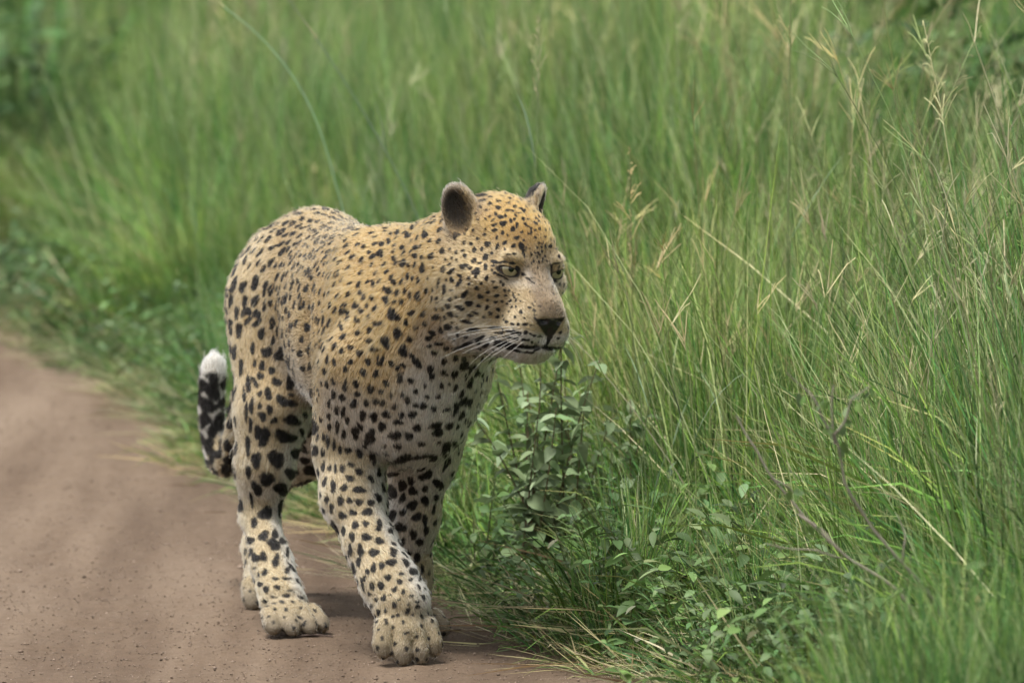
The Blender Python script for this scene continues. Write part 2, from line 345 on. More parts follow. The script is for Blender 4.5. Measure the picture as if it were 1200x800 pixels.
# marks read from the photograph: crop origin and scale, then (x, y, half-width, half-height[, turn]) in crop units
MARKS = {
 (500, 290, 8.889): [(50,95,28,35),(500,25,22,28),(400,90,22,22),(495,138,28,28),(612,105,28,32),(680,60,18,10),(390,200,42,26,-20),(515,250,40,32),(515,290,18,25),(615,200,24,30),(270,240,30,18,-45),(245,270,22,18),(175,230,22,35,20),(130,360,14,50,10),(190,435,24,45),(265,340,26,30),(350,295,22,18),(355,345,18,22),(330,385,26,24),(440,320,24,16),(450,375,20,15,-40),(525,420,22,25),(400,485,22,42,35),(560,505,32,25),(265,445,18,16),(445,580,34,30),(545,605,24,18),(625,320,18,28),(570,375,14,14),(230,605,30,28),(350,625,48,24,30),(250,695,38,22,45),(100,725,38,30),(640,545,22,14),(635,620,28,18,-45),(665,680,18,22,30),(600,722,15,18),(745,645,20,20),(735,500,24,14),(720,418,30,12),(692,355,20,14),(722,565,22,12),(640,465,16,16),(785,560,16,14),(455,705,34,14,20),(510,680,34,14,25),(60,535,12,28),(115,525,16,22),(120,570,14,14),(105,640,12,18),(200,125,10,14),(265,115,12,18),(315,135,12,16),(240,175,24,10,-20),(380,30,26,8,-30),(70,215,10,22),(65,445,8,25),(20,320,12,15),(770,360,14,14),(795,395,15,10),(720,150,50,16,10),(690,190,20,12),(680,235,12,14),(710,265,24,14,20),(770,290,40,14,20)],
 (510, 220, 10.0): [(615,660,32,36),(770,345,28,28),(690,440,26,18,-30),(690,500,34,18,-30),(795,425,30,25),(790,535,20,18),(725,590,14,22,20),(730,685,18,32,30),(585,550,24,18,-30),(500,600,22,20),(465,725,26,28),(595,790,28,18),(665,765,16,18),(680,380,30,14,-40),(640,340,12,16),(590,365,16,14),(705,305,12,20),(740,240,30,22),(350,785,20,14),(500,375,16,12),(595,480,12,14),(600,265,25,12),(640,190,35,18),(550,150,50,18,-10),(500,100,40,15),(570,90,40,15),(740,160,30,15),(330,740,22,14,-30)],
 (580, 220, 8.889): [(85,375,34,28),(55,305,26,22),(110,295,14,22),(165,345,16,26),(185,435,28,26),(230,390,14,34),(80,470,20,18),(230,522,26,22),(280,465,16,14),(135,495,12,12),(100,575,18,26,30),(195,605,24,22),(25,610,18,34,25),(20,525,12,24,20),(275,610,26,46),(295,665,14,60,-10),(105,640,14,14),(140,695,30,10),(200,690,18,16),(300,548,14,10),(295,325,18,18),(210,200,20,18),(185,243,22,12),(300,243,20,18),(375,425,14,12),(420,445,14,10),(465,430,16,14,45),(420,520,16,14),(380,460,12,20),(440,625,12,14),(460,580,14,10),(485,620,12,16),(525,615,12,30),(570,610,24,20,40),(380,700,12,16),(415,685,10,12),(450,680,12,14),(490,665,12,14),(520,715,10,20),(500,740,10,20),(440,720,10,14),(400,770,14,14),(470,700,9,12),(310,375,20,10),(345,330,14,10),(215,290,20,12,30),(205,330,14,20),(140,160,20,12),(135,240,30,12,-20),(35,205,30,18),(15,380,18,14),(10,440,18,12),(10,275,15,22),(250,265,30,8),(265,220,20,10),(340,400,30,10,20),(430,320,20,8,30),(460,350,20,8,45),(520,510,15,8,45),(350,480,12,14),(490,770,10,12),(455,770,10,12)],
 (580, 290, 8.889): [(60,360,14,16),(85,390,16,16),(105,445,20,16),(150,448,12,12),(112,500,20,11),(25,500,26,14),(75,560,16,14),(160,555,16,14,-30),(125,585,12,10),(35,645,20,18),(175,620,10,20,30),(220,615,12,12),(190,490,8,22),(220,550,10,14),(210,725,16,14),(310,735,14,10),(250,490,12,8),(360,625,18,14,30),(410,655,24,12,25),(270,560,12,8),(145,665,12,8),(205,520,10,12),(235,225,50,38,25),(290,280,40,20,30),(345,330,45,14,32),(395,365,35,9,25),(10,160,35,14),(90,150,70,13,2),(180,165,50,18,15),(60,205,12,35,-20),(110,262,50,12,25),(170,265,40,14,-5),(60,290,60,10,25),(120,325,40,9,25),(590,215,14,60),(640,165,55,12,-5),(615,270,30,12,-20),(650,325,36,16,-35),(665,210,10,40,10),(625,350,20,12)],
 (580, 350, 8.889): [(120,240,24,14),(180,262,20,14),(245,265,18,14),(315,265,30,14),(370,270,16,10),(30,300,50,12),(140,335,30,14,10),(190,345,26,22),(250,358,30,18),(320,352,22,22),(370,368,16,12),(412,382,20,12),(470,392,30,6),(50,350,50,10,-10),(150,400,40,12,10),(220,415,30,12),(300,428,26,12),(345,430,20,14),(385,450,14,12),(330,485,12,12),(290,480,12,12),(420,480,10,10),(370,490,10,8),(455,450,8,8),(150,490,60,36,20),(60,470,60,26,-20),(330,558,80,11,5),(430,535,50,9,-20),(210,535,60,14,15),(555,420,18,60,10),(520,500,30,25),(680,350,25,14,-35),(660,410,20,12,-35)],
 (500, 360, 8.889): [(230,205,45,28),(60,265,38,25),(20,320,30,28),(130,380,48,20),(30,400,25,22),(200,425,28,24),(80,470,28,24),(420,150,60,20,15),(490,235,70,18),(700,215,60,14),(555,320,45,18,-20),(410,385,48,22,-30),(540,365,30,18),(620,395,34,20,-20),(690,315,40,14,-20),(770,270,30,12),(320,415,60,14,-20),(510,495,30,20,-35),(180,560,32,26),(40,640,42,32,-40),(290,690,28,48,20),(390,540,28,24,-40),(420,600,24,34,30),(355,625,18,22),(170,675,24,32,40),(210,700,16,18),(60,710,22,28),(500,610,16,30,20),(530,680,18,40,20),(405,725,14,34,10),(465,745,14,28),(290,510,14,10),(575,530,14,28,15),(235,790,15,10)],
 (340, 440, 3.333): [(315,50,18,16),(375,28,12,14),(430,15,14,14),(265,72,13,13),(215,40,9,24),(170,75,8,18),(205,85,14,16),(250,110,13,20),(300,105,13,14),(335,100,11,13),(362,105,12,14),(355,62,10,10),(396,75,8,12),(408,120,10,12),(438,75,8,13),(460,98,10,14),(490,60,9,12),(285,155,15,20),(327,160,17,18),(378,150,18,16,20),(435,152,14,14,20),(358,198,20,18),(420,182,20,11),(410,232,24,18,10),(312,245,26,24),(255,220,17,25),(183,135,8,20),(210,140,10,22),(225,172,10,16),(185,200,8,28),(152,160,8,14),(153,108,7,18),(210,228,11,20),(155,200,8,18),(132,240,7,16),(148,258,9,26),(128,300,9,16),(172,270,8,20),(225,290,16,14),(270,300,18,20),(195,290,8,18),(325,320,14,32),(370,272,10,10),(240,347,16,8,10),(205,362,10,18),(268,375,18,12,25),(235,402,20,12,10),(155,362,8,16),(178,360,6,22),(130,355,8,24),(135,415,9,22,15),(168,432,12,26),(210,438,14,16),(268,446,26,14),(198,488,14,18),(232,488,12,14),(270,493,18,12),(315,497,14,16,-30),(143,485,8,20),(163,518,10,18),(205,546,16,16),(245,536,14,14),(300,532,22,16),(255,582,14,16),(295,578,15,12),(347,585,14,22),(210,605,9,20),(175,595,12,34,-25),(243,630,12,20),(298,630,20,16),(350,645,18,16,25),(275,680,13,24,-15),(328,690,20,16),(402,688,13,20,-20),(235,682,10,24),(395,730,18,16,35),(358,742,12,14),(325,750,10,20),(268,725,9,22),
   (495,205,18,14),(465,235,18,16),(570,195,30,14,-20),(620,195,16,16,-30),(575,222,24,14,-25),(645,135,10,24,35),(675,98,10,22,30),(700,105,8,20,20),(665,155,10,20,30),(605,280,30,14,-50),(440,322,36,16,-10),(510,315,60,8,-8),(400,385,26,10,-15),(450,355,30,8,-30),(510,355,20,18),(530,390,28,18,-15),(640,265,10,14),(395,455,28,28,-20),(440,428,20,20,-40),(440,478,14,20,20),(480,450,18,18),(527,440,12,12),(478,505,20,20),(527,487,16,20),(572,418,16,16),(570,475,10,16,20),(493,552,20,18),(432,592,22,22),(398,545,18,24),(482,620,16,20),(527,565,12,24),(435,650,18,18),(505,650,14,18),(455,695,18,16),(495,708,16,20),(530,605,10,20,15),(480,765,16,16),(515,755,8,18),(560,520,7,25,20),(590,430,7,20,20),(610,340,9,40,20),(515,265,20,8),(560,320,20,10,-30)],
 (225, 400, 4.0): [(350,50,24,30),(415,60,28,34,20),(450,110,28,24),(465,185,24,45,10),(395,188,24,22),(330,115,16,24),(375,135,15,24),(322,162,16,22),(295,100,9,22),(285,30,10,35),(200,50,10,40),(318,245,14,18),(358,245,16,34,-20),(410,262,16,18),(445,285,46,24,10),(462,248,16,10,30),(470,368,45,24,20),(385,370,18,16),(365,318,18,20),(318,300,12,18),(330,350,20,24,-20),(435,445,48,32,15),(310,425,20,30),(340,450,26,45,20),(395,550,40,40),(487,525,22,30),(302,555,22,45),(263,490,13,50),(350,645,32,36),(415,690,34,32),(460,618,28,24),(305,690,20,40,-20),(265,610,12,35),(475,700,12,20),(280,740,9,40,-10),(230,120,9,50),(265,200,12,45),(295,190,12,30,-25),(280,300,10,40),(275,390,12,30),(245,250,8,40),(255,330,8,50),(575,405,20,34),(555,605,35,24),(530,558,22,18),(525,685,28,16),(580,510,18,26),(515,425,12,20),(530,345,12,14),(530,465,10,14)],
 (220, 480, 2.5): [(228,302,22,20),(275,293,16,16),(195,330,10,16)],
 (270, 620, 5.333): [(208,40,34,34),(275,35,24,34),(128,68,22,28),(325,75,20,24),(155,175,24,34),(208,170,22,34),(283,195,22,40),(215,268,18,22),(355,258,18,20),(282,308,22,10),(350,307,26,12),(187,343,18,18),(225,373,20,20),(293,360,22,14),(348,412,28,14),(270,422,22,10),(215,450,18,14),(322,452,18,12),(152,242,14,10),(178,285,8,18),(270,460,14,8),(440,425,22,10,30),(375,382,20,8),(440,490,12,10),(350,500,12,12),(355,145,10,35)],
 (410, 640, 5.0): [(140,38,28,22),(65,28,20,34),(255,35,20,30),(245,95,26,24,30),(185,112,18,20),(140,122,14,32,-10),(105,148,12,22),(52,92,10,34),(85,190,14,18),(130,232,16,26),(182,230,22,24),(222,180,22,18,-30),(300,160,18,10),(293,205,20,16),(355,195,12,12,30),(260,253,16,18),(313,267,14,14),(197,302,16,20),(155,310,13,14),(113,280,12,14),(233,283,12,8),(360,288,14,8),(262,343,17,17),(130,348,10,14),(168,385,14,18),(208,375,8,16),(212,437,13,17),(283,402,10,12),(253,408,12,10),(313,442,10,12),(253,475,10,10),(340,375,14,28,15),(395,352,18,12),(335,505,16,10,-20),(168,485,9,8),(290,312,12,8),(345,340,14,8),(395,325,12,8),(365,400,12,10),(75,225,8,40,-15),(25,125,10,40,-20),(98,355,6,20),(400,235,8,20,-25),(405,195,8,12)],
 (360, 220, 2.353): [(298,188,8,8),(325,130,11,9),(300,165,9,7),(318,222,8,14),(265,210,9,14),(240,260,9,9),(270,285,5,8),(278,245,6,10),(228,285,14,9,15),(218,310,10,12),(238,350,16,18),(242,315,9,6),(250,400,14,16),(218,425,12,22,-20),(265,450,12,20,-20),(300,478,9,26,-30),(195,375,14,9,-15),(172,422,10,9),(185,445,11,8),(145,455,9,11),(168,480,9,10),(120,480,9,8),(140,400,9,9),(155,508,10,12),(190,512,10,10),(150,340,8,9),(135,325,11,9),(182,265,7,10),(148,290,7,10),(165,325,6,8),(180,305,7,7),(140,365,9,9),(112,345,9,8),(95,385,6,10),(170,355,6,8),(120,440,9,8),(95,450,7,10),(105,500,7,10),(75,480,5,12),(232,483,8,9),(180,190,10,8,-30),(200,180,12,10),(150,200,6,10,20),(240,195,6,9),(262,165,7,8),(275,130,7,10),(250,125,7,9),(310,95,7,8),(290,110,6,9),(225,150,7,9),(205,155,8,8),(330,80,8,9),(345,55,7,7),(315,60,8,6),(285,75,7,8),(305,300,9,14,15),(288,345,12,9,-20),(325,375,8,7),(300,385,8,6),
   (320,600,12,10),(350,655,16,9,-15),(305,660,12,10),(340,520,6,8),(370,545,6,10),(385,610,12,6,-30),(410,600,8,12,30),(425,570,6,14,25),(425,625,7,14,25),(440,590,6,12,25),(360,575,8,6),(330,575,8,6),(300,600,8,8),(275,580,7,7),(300,560,7,7),(325,545,5,7),(410,470,8,7,-20),(430,490,9,10),(450,500,6,14,20),(465,510,5,12,20),(445,540,6,12,20),(385,710,18,8,-50)],
}
blobs = []           # centre, A, B (a = d.A, b = d.B ; inside when a^2+b^2 < 1), reach, normal, wobble phase
for (cx, cy, s), L in MARKS.items():
    for m in L:
        u, v = cx + m[0] / s, cy + m[1] / s
        hit = px_hit(u, v)
        if hit is None: continue
        c, n, d = hit; dep = np.linalg.norm(c - cam_l); mpp = dep / FPX
        an = R(m[4]) if len(m) > 4 else 0.0
        ex = TOW.T @ RGT; ey = np.cross(d, ex); ex = np.cross(ey, d)   # screen right / down in the body frame
        if ey[2] > 0: ey = -ey
        a1 = math.cos(an) * ex + math.sin(an) * ey; a2 = -math.sin(an) * ex + math.cos(an) * ey
        gr = (1.1 if cy == 220 else (.8 if m[2] > 30 or m[3] > 30 else 1.15) if (cx, cy) == (580, 290) else 1.15) if s > 8 else 1.03
        r1, r2 = m[2] / s * mpp * gr, m[3] / s * mpp * gr
        blobs.append((c, a1 / r1, a2 / r2, max(r1, r2) * 3.0, n, random.uniform(0, 6.28)))
n_marks = len(blobs)

# the rest of the coat: spots and broken rosettes spread over the skin, spacing by region
X, Y, Z = LV.T
hl = (LV - HEAD_C) @ HEAD_R                                        # head frame
facew = np.clip(AT['face'], 0, 1); paww = np.clip(AT['paw'], 0, 1); tailw = np.clip(AT['tail'], 0, 1); earw = np.clip(AT['ear'], 0, 1)
def region_params(i):
    p = LV[i]
    if tailw[i] > .5: return .0225, .0122, 1.25, 0.0
    if facew[i] > .6: return .0125, .0034, 1.2, 0.0
    if paww[i] > .5: return .016, .0036, 1.2, 0.0
    x, y, z = p
    if x < -.42:
        if z > .56: return .0205, .0068, 1.45, .15
        if z > .4: return .0295, .0103, 1.2, .35
        if z > .1: return .036, .0128, 1.2, 0.0
        return .02, .0055, 1.2, 0.0
    if x < -.1:
        if z > .56: return .0180, .0064, 1.55, .1
        if z > .42: return .0228, .0076, 1.4, .35
        if z > .3: return .034, .009, 1.3, 0.0
        return .034, .0115, 1.2, 0.0
    if z > .56: return .019, .0054, 1.35, .1
    if z > .3: return .0215, .0062, 1.25, .08
    if z > .12: return .023, .0066, 1.25, 0.0
    return .018, .0042, 1.2, 0.0
order = rng.permutation(len(LV))
if len(order) > 60000: order = order[:60000]
grid = {}
def gkey(p): return (int(math.floor(p[0] / .04)), int(math.floor(p[1] / .04)), int(math.floor(p[2] / .04)))
def near_ok(p, r):
    k = gkey(p)
    for a in (-1, 0, 1):
        for b in (-1, 0, 1):
            for c in (-1, 0, 1):
                for (q, rq) in grid.get((k[0] + a, k[1] + b, k[2] + c), ()):
                    dd = (q[0] - p[0]) ** 2 + (q[1] - p[1]) ** 2 + (q[2] - p[2]) ** 2
                    if dd < (.5 * (r + rq)) ** 2: return False
    return True
for c, a, b, rr, n, ph in blobs:
    grid.setdefault(gkey(c), []).append((c, max(.011, rr * .7)))
def add_blob(c, n, t, r1, r2):
    b = np.cross(n, t); blobs.append((c, t / r1, b / r2, max(r1, r2) * 2.0, n, random.uniform(0, 6.28)))
tawny = []
for i in order:
    p = LV[i]
    if earw[i] > .4: continue
    if facew[i] > .6 and hl[i, 0] > .075 and abs(hl[i, 1]) < .04: continue
    d, r, e, ros = region_params(i); d *= .93 if (facew[i] > .5 or p[0] > -.1 or (p[0] < -.25 and p[2] < .38)) else (.86 if p[0] < -.42 else .92)
    if not near_ok(p, d): continue
    grid.setdefault(gkey(p), []).append((p, d))
    n = LN[i]; t = FLOW[i]; b = np.cross(n, t); g = random.uniform(.8, 1.22)
    if random.random() < ros:
        tawny.append((p, t / (d * .36), b / (d * .3), d * .8, n, random.uniform(0, 6.28)))
        k = random.choice((3, 3, 4)); R0 = d * .30 * g; a0 = random.uniform(0, 6.28)
        for q in range(k):
            an = a0 + q * 6.283 / (k + .5); rad = r * random.uniform(.62, .85)
            cc = p + (t * math.cos(an) * 1.15 + b * math.sin(an) * .9) * R0
            tt = unit(-t * math.sin(an) + b * math.cos(an))
            add_blob(cc, n, tt, rad * 1.35, rad * .85)
    else:
        ta = unit(t + b * random.uniform(-.45, .45)); add_blob(p, n, ta, r * g * math.sqrt(e), r * g / math.sqrt(e))
print('marks', n_marks, 'blobs', len(blobs))

NOSE_PX = np.array([(623.5, 370.5), (632, 374), (642, 373), (652, 373.5), (661.5, 372), (656.5, 381), (650, 391), (646, 397), (642, 397), (636, 388), (629.5, 379)])
def in_poly(u, v, poly):
    ins = np.zeros(len(u), bool); j = len(poly) - 1
    for i in range(len(poly)):
        xi, yi = poly[i]; xj, yj = poly[j]
        c = ((yi > v) != (yj > v)) & (u < (xj - xi) * (v - yi) / (yj - yi + 1e-12) + xi); ins ^= c; j = i
    return ins
def pattern(P, Nn, blobs=blobs):
    """0..1 darkness of the coat marks at points P"""
    S = np.zeros(len(P)); K = np.floor(P / .04).astype(int)
    key = (K[:, 0] + 100) * 1000000 + (K[:, 1] + 100) * 1000 + K[:, 2] + 100
    o = np.argsort(key, kind='stable'); ks = key[o]
    wob = vnoise(P, 160, 5)
    for c, A, Bv, rr, n, ph in blobs:
        k0 = np.floor((c - rr) / .04).astype(int); k1 = np.floor((c + rr) / .04).astype(int); ids = []
        for a in range(k0[0], k1[0] + 1):
            for b in range(k0[1], k1[1] + 1):
                base = (a + 100) * 1000000 + (b + 100) * 1000 + 100
                lo = np.searchsorted(ks, base + k0[2]); hi = np.searchsorted(ks, base + k1[2], side='right')
                if hi > lo: ids.append(o[lo:hi])
        if not ids: continue
        ids = np.concatenate(ids); d = P[ids] - c
        m = ((d * d).sum(1) < rr * rr) & (Nn[ids] @ n > -.1); ids = ids[m]; d = d[m]
        if len(ids) == 0: continue
        x = d @ A; y = d @ Bv; th = np.arctan2(y, x)
        q = np.sqrt(x * x + y * y) / (1 + .13 * np.sin(2 * th + ph) + .1 * np.sin(3 * th + ph * 1.7)) + .16 * wob[ids]
        S[ids] = np.maximum(S[ids], np.clip((1.1 - q) / .24, 0, 1))
    return S

GOLD = np.array((.325, .187, .056)); TAN = np.array((.32, .222, .105)); CREAM = np.array((.43, .338, .198)); WHITE = np.array((.59, .555, .48)); DARK = np.array((.0035, .003, .0027)); GREY = np.array((.18, .148, .11))
def sstep(x, a, b): t = np.clip((x - a) / (b - a), 0, 1); return t * t * (3 - 2 * t)
def coat(P, Nn, at):
    x, y, z = P.T; face, paw_, tail_, ear_ = (np.clip(at[k], 0, 1) for k in ('face', 'paw', 'tail', 'ear'))
    h = (P - HEAD_C) @ HEAD_R; hn = Nn @ HEAD_R
    mix = lambda a, b, t: a + (b - a) * t[:, None]
    C = np.tile(TAN, (len(P), 1))
    C = mix(C, GOLD, sstep(x, -.3, .05) * sstep(z, .38, .56) * .7)
    C = mix(C, GOLD, sstep(z, .58, .68) * sstep(x, -.7, -.3) * .25)
    C = mix(C, CREAM, sstep(-z, -.42, -.26))
    # pale underside: belly, chest, throat, inner legs
    inner = sstep(-Nn[:, 1] * np.sign(y), -.1, .6) * sstep(-z, -.40, -.30)
    belly = sstep(-Nn[:, 2], .05, .65) * sstep(x, -.62, -.5) * sstep(-x, -.28, -.2)
    chest = sstep(x, .02, .11) * sstep(-z, -.53, -.40) * sstep(-np.abs(y + .01 - .15 * np.clip(x, 0, 1)), -.085, -.04)
    flank = sstep(-z, -.5, -.36) * sstep(-x, .1, .2) * sstep(x, -.48, -.4) * (1 - np.clip(at['leg'] * 1.4, 0, 1))
    C = mix(C, WHITE, np.clip(np.maximum.reduce([inner * .85, belly, chest * .95, flank * .6]), 0, 1) * (1 - face))
    C = mix(C, CREAM * .84, paw_)
    C = mix(C, GREY * 1.25, paw_ * sstep(-z, -.05, -.02) * .7)
    # head
    f = face
    HB = mix(np.tile(TAN, (len(P), 1)), GOLD * .95, sstep(h[:, 2], .03, .08))
    HB = mix(HB, CREAM, sstep(-h[:, 2], -.0, .06) * .8)
    HB = mix(HB, np.array((.205, .145, .086)), sstep(h[:, 0], .08, .1) * sstep(h[:, 2], -.06, -.04) * sstep(-np.abs(h[:, 1]), -.03, -.018))
    HB = mix(HB, WHITE * .55, sstep(-h[:, 2], .075, .1))
    for sy in (-1, 1):
        e = h - np.array((.0695, sy * .0405, .0165))
        HB = mix(HB, WHITE, np.exp(-(((e[:, 2] + .018) / .008) ** 2 + (e[:, 1] / .022) ** 2)) * sstep(h[:, 0], .03, .05) * .38)
        HB = mix(HB, CREAM, np.exp(-(((e[:, 2] - .022) / .007) ** 2 + ((e[:, 1]) / .016) ** 2)) * .7)
        HB = mix(HB, WHITE, np.exp(-(((e[:, 1] + sy * .02) / .006) ** 2 + ((e[:, 2] + .004) / .012) ** 2)) * sstep(h[:, 0], .05, .06) * .3)
    HB = mix(HB, WHITE * .85, sstep(h[:, 0], .1, .115) * sstep(-h[:, 2], .066, .08))
    C = mix(C, HB, f)
    # tail tip white on its crest, ears black behind with a pale rim
    S = pattern(P, Nn)
    C = mix(C, C * np.array((.72, .62, .5)), pattern(P, Nn, tawny) * .8)
    tb = sstep(-x, .875, .885) * tail_
    C = mix(C, WHITE * .5, tb); S = S * (1 - tb * sstep(z + .006 * vnoise(P, 90, 68), .35, .363)); C = mix(C, WHITE * .9, tb * sstep(z, .345, .362))
    for sy in (-1, 1):
        ec, em = EAR[sy]; q = (P - ec) @ em; w_ = ear_ * (np.sign(h[:, 1]) == sy)
        rim = np.sqrt((q[:, 1] / .03) ** 2 + (q[:, 2] / .044) ** 2)
        back = sstep(-(Nn @ em)[:, 0], -.05, .35)
        C = mix(C, GREY * .85, w_); S = np.maximum(S * (1 - w_), w_ * back * sstep(-rim, -1.05, -.9) * .97)
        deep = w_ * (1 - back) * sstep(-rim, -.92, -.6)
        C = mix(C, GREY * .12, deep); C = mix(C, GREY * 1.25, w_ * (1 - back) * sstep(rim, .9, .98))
        C = mix(C, TAN * .9, w_ * sstep(q[:, 1] * -sy, .004, .016) * (1 - back) * .75 * (vnoise(P, 260, 61) > -.2))
        e = np.linalg.norm(P - EYE[sy], axis=1)
        lq = (P - LID[sy][0]) @ LID[sy][1]; rho = np.sqrt((lq[:, 1] / .0155) ** 2 + (lq[:, 2] / .006) ** 2)
        S = np.maximum(S, sstep(-rho, -1.42, -1.22) * (e < .0235) * (hn[:, 0] > .0) * .97)
    u, v = to_px(P)
    S = np.where((h[:, 0] > .11) & (face > .5) & in_poly(u, v, NOSE_PX), 1.0, S)
    br = (h[:, 0] > .075) & (np.abs(h[:, 1]) < .03) & (h[:, 2] > -.05) & (face > .5)
    S = np.where(br, np.maximum(S, .62 * (vnoise(P, 300, 67) > .52)), S)
    lip = (np.abs(h[:, 2] + .096) < .0035) & (h[:, 0] > .068) & (h[:, 0] < .128) & (face > .5)
    S = np.where(lip, np.maximum(S, .85), S)
    return C, np.clip(S, 0, 1), u, v

# ------------------------------------------------------------------ body mesh
vc, vs, vu, vv = coat(LV, LN, AT)
cols = vc * .55 * (1 - vs[:, None]) + DARK * vs[:, None]
nose_v = (hl[:, 0] > .11) & (facew > .5) & in_poly(vu, vv, NOSE_PX)
cols[nose_v] = np.array((.009, .007, .0068)) * (1 + .4 * vnoise(LV[nose_v], 500, 51))[:, None]
m_skin, nt, b = new_mat('leopard_skin')
at = N(nt, 'ShaderNodeAttribute', attribute_name='col'); nt.links.new(at.outputs['Color'], b.inputs['Base Color'])
b.inputs['Specular IOR Level'].default_value = .4
rt = N(nt, 'ShaderNodeAttribute', attribute_name='rough'); nt.links.new(rt.outputs['Fac'], b.inputs['Roughness'])
body = mesh_obj('body', LV, LF, m_skin, leo, cols=cols, rough=np.where(nose_v, .45, .8))

# ------------------------------------------------------------------ fur strands
def hair_object(name, P, RAD, C, mat, parent):
    """P (n,k,3) points, RAD (n,k), C (n,k,3)"""
    n, k = P.shape[:2]
    hc = bpy.data.hair_curves.new(name); hc.add_curves([k] * n)
    hc.attributes['position'].data.foreach_set('vector', P.reshape(-1).astype(np.float32))
    ra = hc.attributes.get('radius') or hc.attributes.new('radius', 'FLOAT', 'POINT')
    ra.data.foreach_set('value', RAD.reshape(-1).astype(np.float32))
    ca = hc.attributes.new('col', 'FLOAT_COLOR', 'POINT')
    c4 = np.ones((n * k, 4), np.float32); c4[:, :3] = C.reshape(-1, 3); ca.data.foreach_set('color', c4.ravel())
    hc.materials.append(mat)
    return link(bpy.data.objects.new(name, hc), parent)
tri = np.concatenate([LF[:, [0, 1, 2]], LF[:, [0, 2, 3]]])
ta = np.linalg.norm(np.cross(LV[tri[:, 1]] - LV[tri[:, 0]], LV[tri[:, 2]] - LV[tri[:, 0]]), axis=1) / 2
dens = ta * (1 + 2.2 * facew[tri].mean(1) + .8 * paww[tri].mean(1)) * (AT['ln'][tri].mean(1) > .0018)
NH = 400000
ti = rng.choice(len(tri), NH, p=dens / dens.sum()); r1 = np.sqrt(rng.random(NH)); r2 = rng.random(NH)
bw = np.stack([1 - r1, r1 * (1 - r2), r1 * r2], 1); tv = tri[ti]
ip = lambda A_: (A_[tv] * (bw[:, :, None] if A_.ndim == 2 else bw)).sum(1)
HPp = ip(LV); HN = unit(ip(LN)); HT = ip(FLOW); HA = {k: ip(AT[k]) for k in AT}
HL = HA['ln'] * np.clip(rng.normal(1, .22, NH), .45, 1.7)
HL *= 1 + .35 * vnoise(HPp, 60, 3)
guard = rng.random(NH) < .04; HL[guard] *= 1.6
for sy in (-1, 1):
    eq = (HPp - EAR[sy][0]) @ EAR[sy][1]; HL[(HA['ear'] > .5) & (eq[:, 1] * -sy > .006) & (np.abs(eq[:, 2]) < .034)] *= 1.25
tipz = (HA['tail'] > .5) & (HPp[:, 0] < -.875); HL[tipz] *= 1.15
# stray flow: broad swirls plus clumps
jit = np.stack([vnoise(HPp, 22, s) for s in (21, 22, 23)], 1) * .2 + np.stack([vnoise(HPp, 130, s) for s in (31, 32, 33)], 1) * .26 + rng.normal(0, .13, (NH, 3))
HT = HT + jit; HT = unit(HT - HN * (HT * HN).sum(1, keepdims=True))
# bare skin: nose leather, lips and lid rims
hh = (HPp - HEAD_C) @ HEAD_R
bu, bv_ = to_px(HPp)
bare = ((hh[:, 0] > .11) & (HA['face'] > .5) & in_poly(bu, bv_, NOSE_PX)) 
for sy in (-1, 1):
    lq = (HPp - LID[sy][0]) @ LID[sy][1]; bare |= (np.sqrt((lq[:, 1] / .0155) ** 2 + (lq[:, 2] / .006) ** 2) < 1.2) & (np.linalg.norm(HPp - EYE[sy], axis=1) < .0225)
keep = ~bare & (HL > .0012)
tone = np.clip(rng.normal(1, .15, NH), .55, 1.45) * (1 + .13 * vnoise(HPp, 70, 41) + .10 * vnoise(HPp, 260, 42) + .2 * HA['face'] * vnoise(HPp, 170, 43))
dk = np.clip(rng.normal(1.2, .4, NH), .5, 2.5)[:, None]; wobble = rng.normal(0, .09, NH)
K = 4; us = np.linspace(0, 1, K); lift = np.clip(rng.normal(.42, .13, NH), .15, .9)
lift = np.where(HA['tail'] > .5, lift * 1.3, lift)
lift = np.where(guard, lift * 1.35, lift)
PT = np.stack([HPp - HN * .0008 + HL[:, None] * (HT * (u_ * .92) + HN * (lift[:, None] * (1.15 * u_ - .72 * u_ * u_))) + (0, 0, -.0) for u_ in us], 1)
PT[:, :, 2] = np.maximum(PT[:, :, 2], .001)
base_r = .00038 + .00012 * rng.random(NH); base_r = np.where(HA['face'] > .5, base_r * .75, base_r)
RD = base_r[:, None] * np.array([1, .95, .75, .25])[None]
m_fur = bpy.data.materials.new('leopard_fur'); m_fur.use_nodes = True
nt = m_fur.node_tree; nt.nodes.clear(); out = N(nt, 'ShaderNodeOutputMaterial')
at = N(nt, 'ShaderNodeAttribute', attribute_name='col')
hb = N(nt, 'ShaderNodeBsdfHairPrincipled'); hb.parametrization = 'COLOR'
hb.inputs['Roughness'].default_value = .45; hb.inputs['Radial Roughness'].default_value = .6; hb.inputs['IOR'].default_value = 1.28
nt.links.new(at.outputs['Color'], hb.inputs['Color']); nt.links.new(hb.outputs[0], out.inputs['Surface'])
FC = np.empty((NH, K, 3), np.float32)
for k in range(K):                                    # the coat marks read along each strand, so spots keep clean edges
    q_ = HPp + HT * (HL * us[k] * .85)[:, None]
    fc, fs, _u, _v = coat(q_, HN, HA); fd = np.clip((fs + wobble - .5) / .3 + .5, 0, 1)[:, None]
    FC[:, k] = fc * tone[:, None] * (1 - fd) + DARK * fd * dk
fur = hair_object('fur', PT[keep], RD[keep], FC[keep].clip(0, .95), m_fur, leo)
print('hairs', keep.sum())

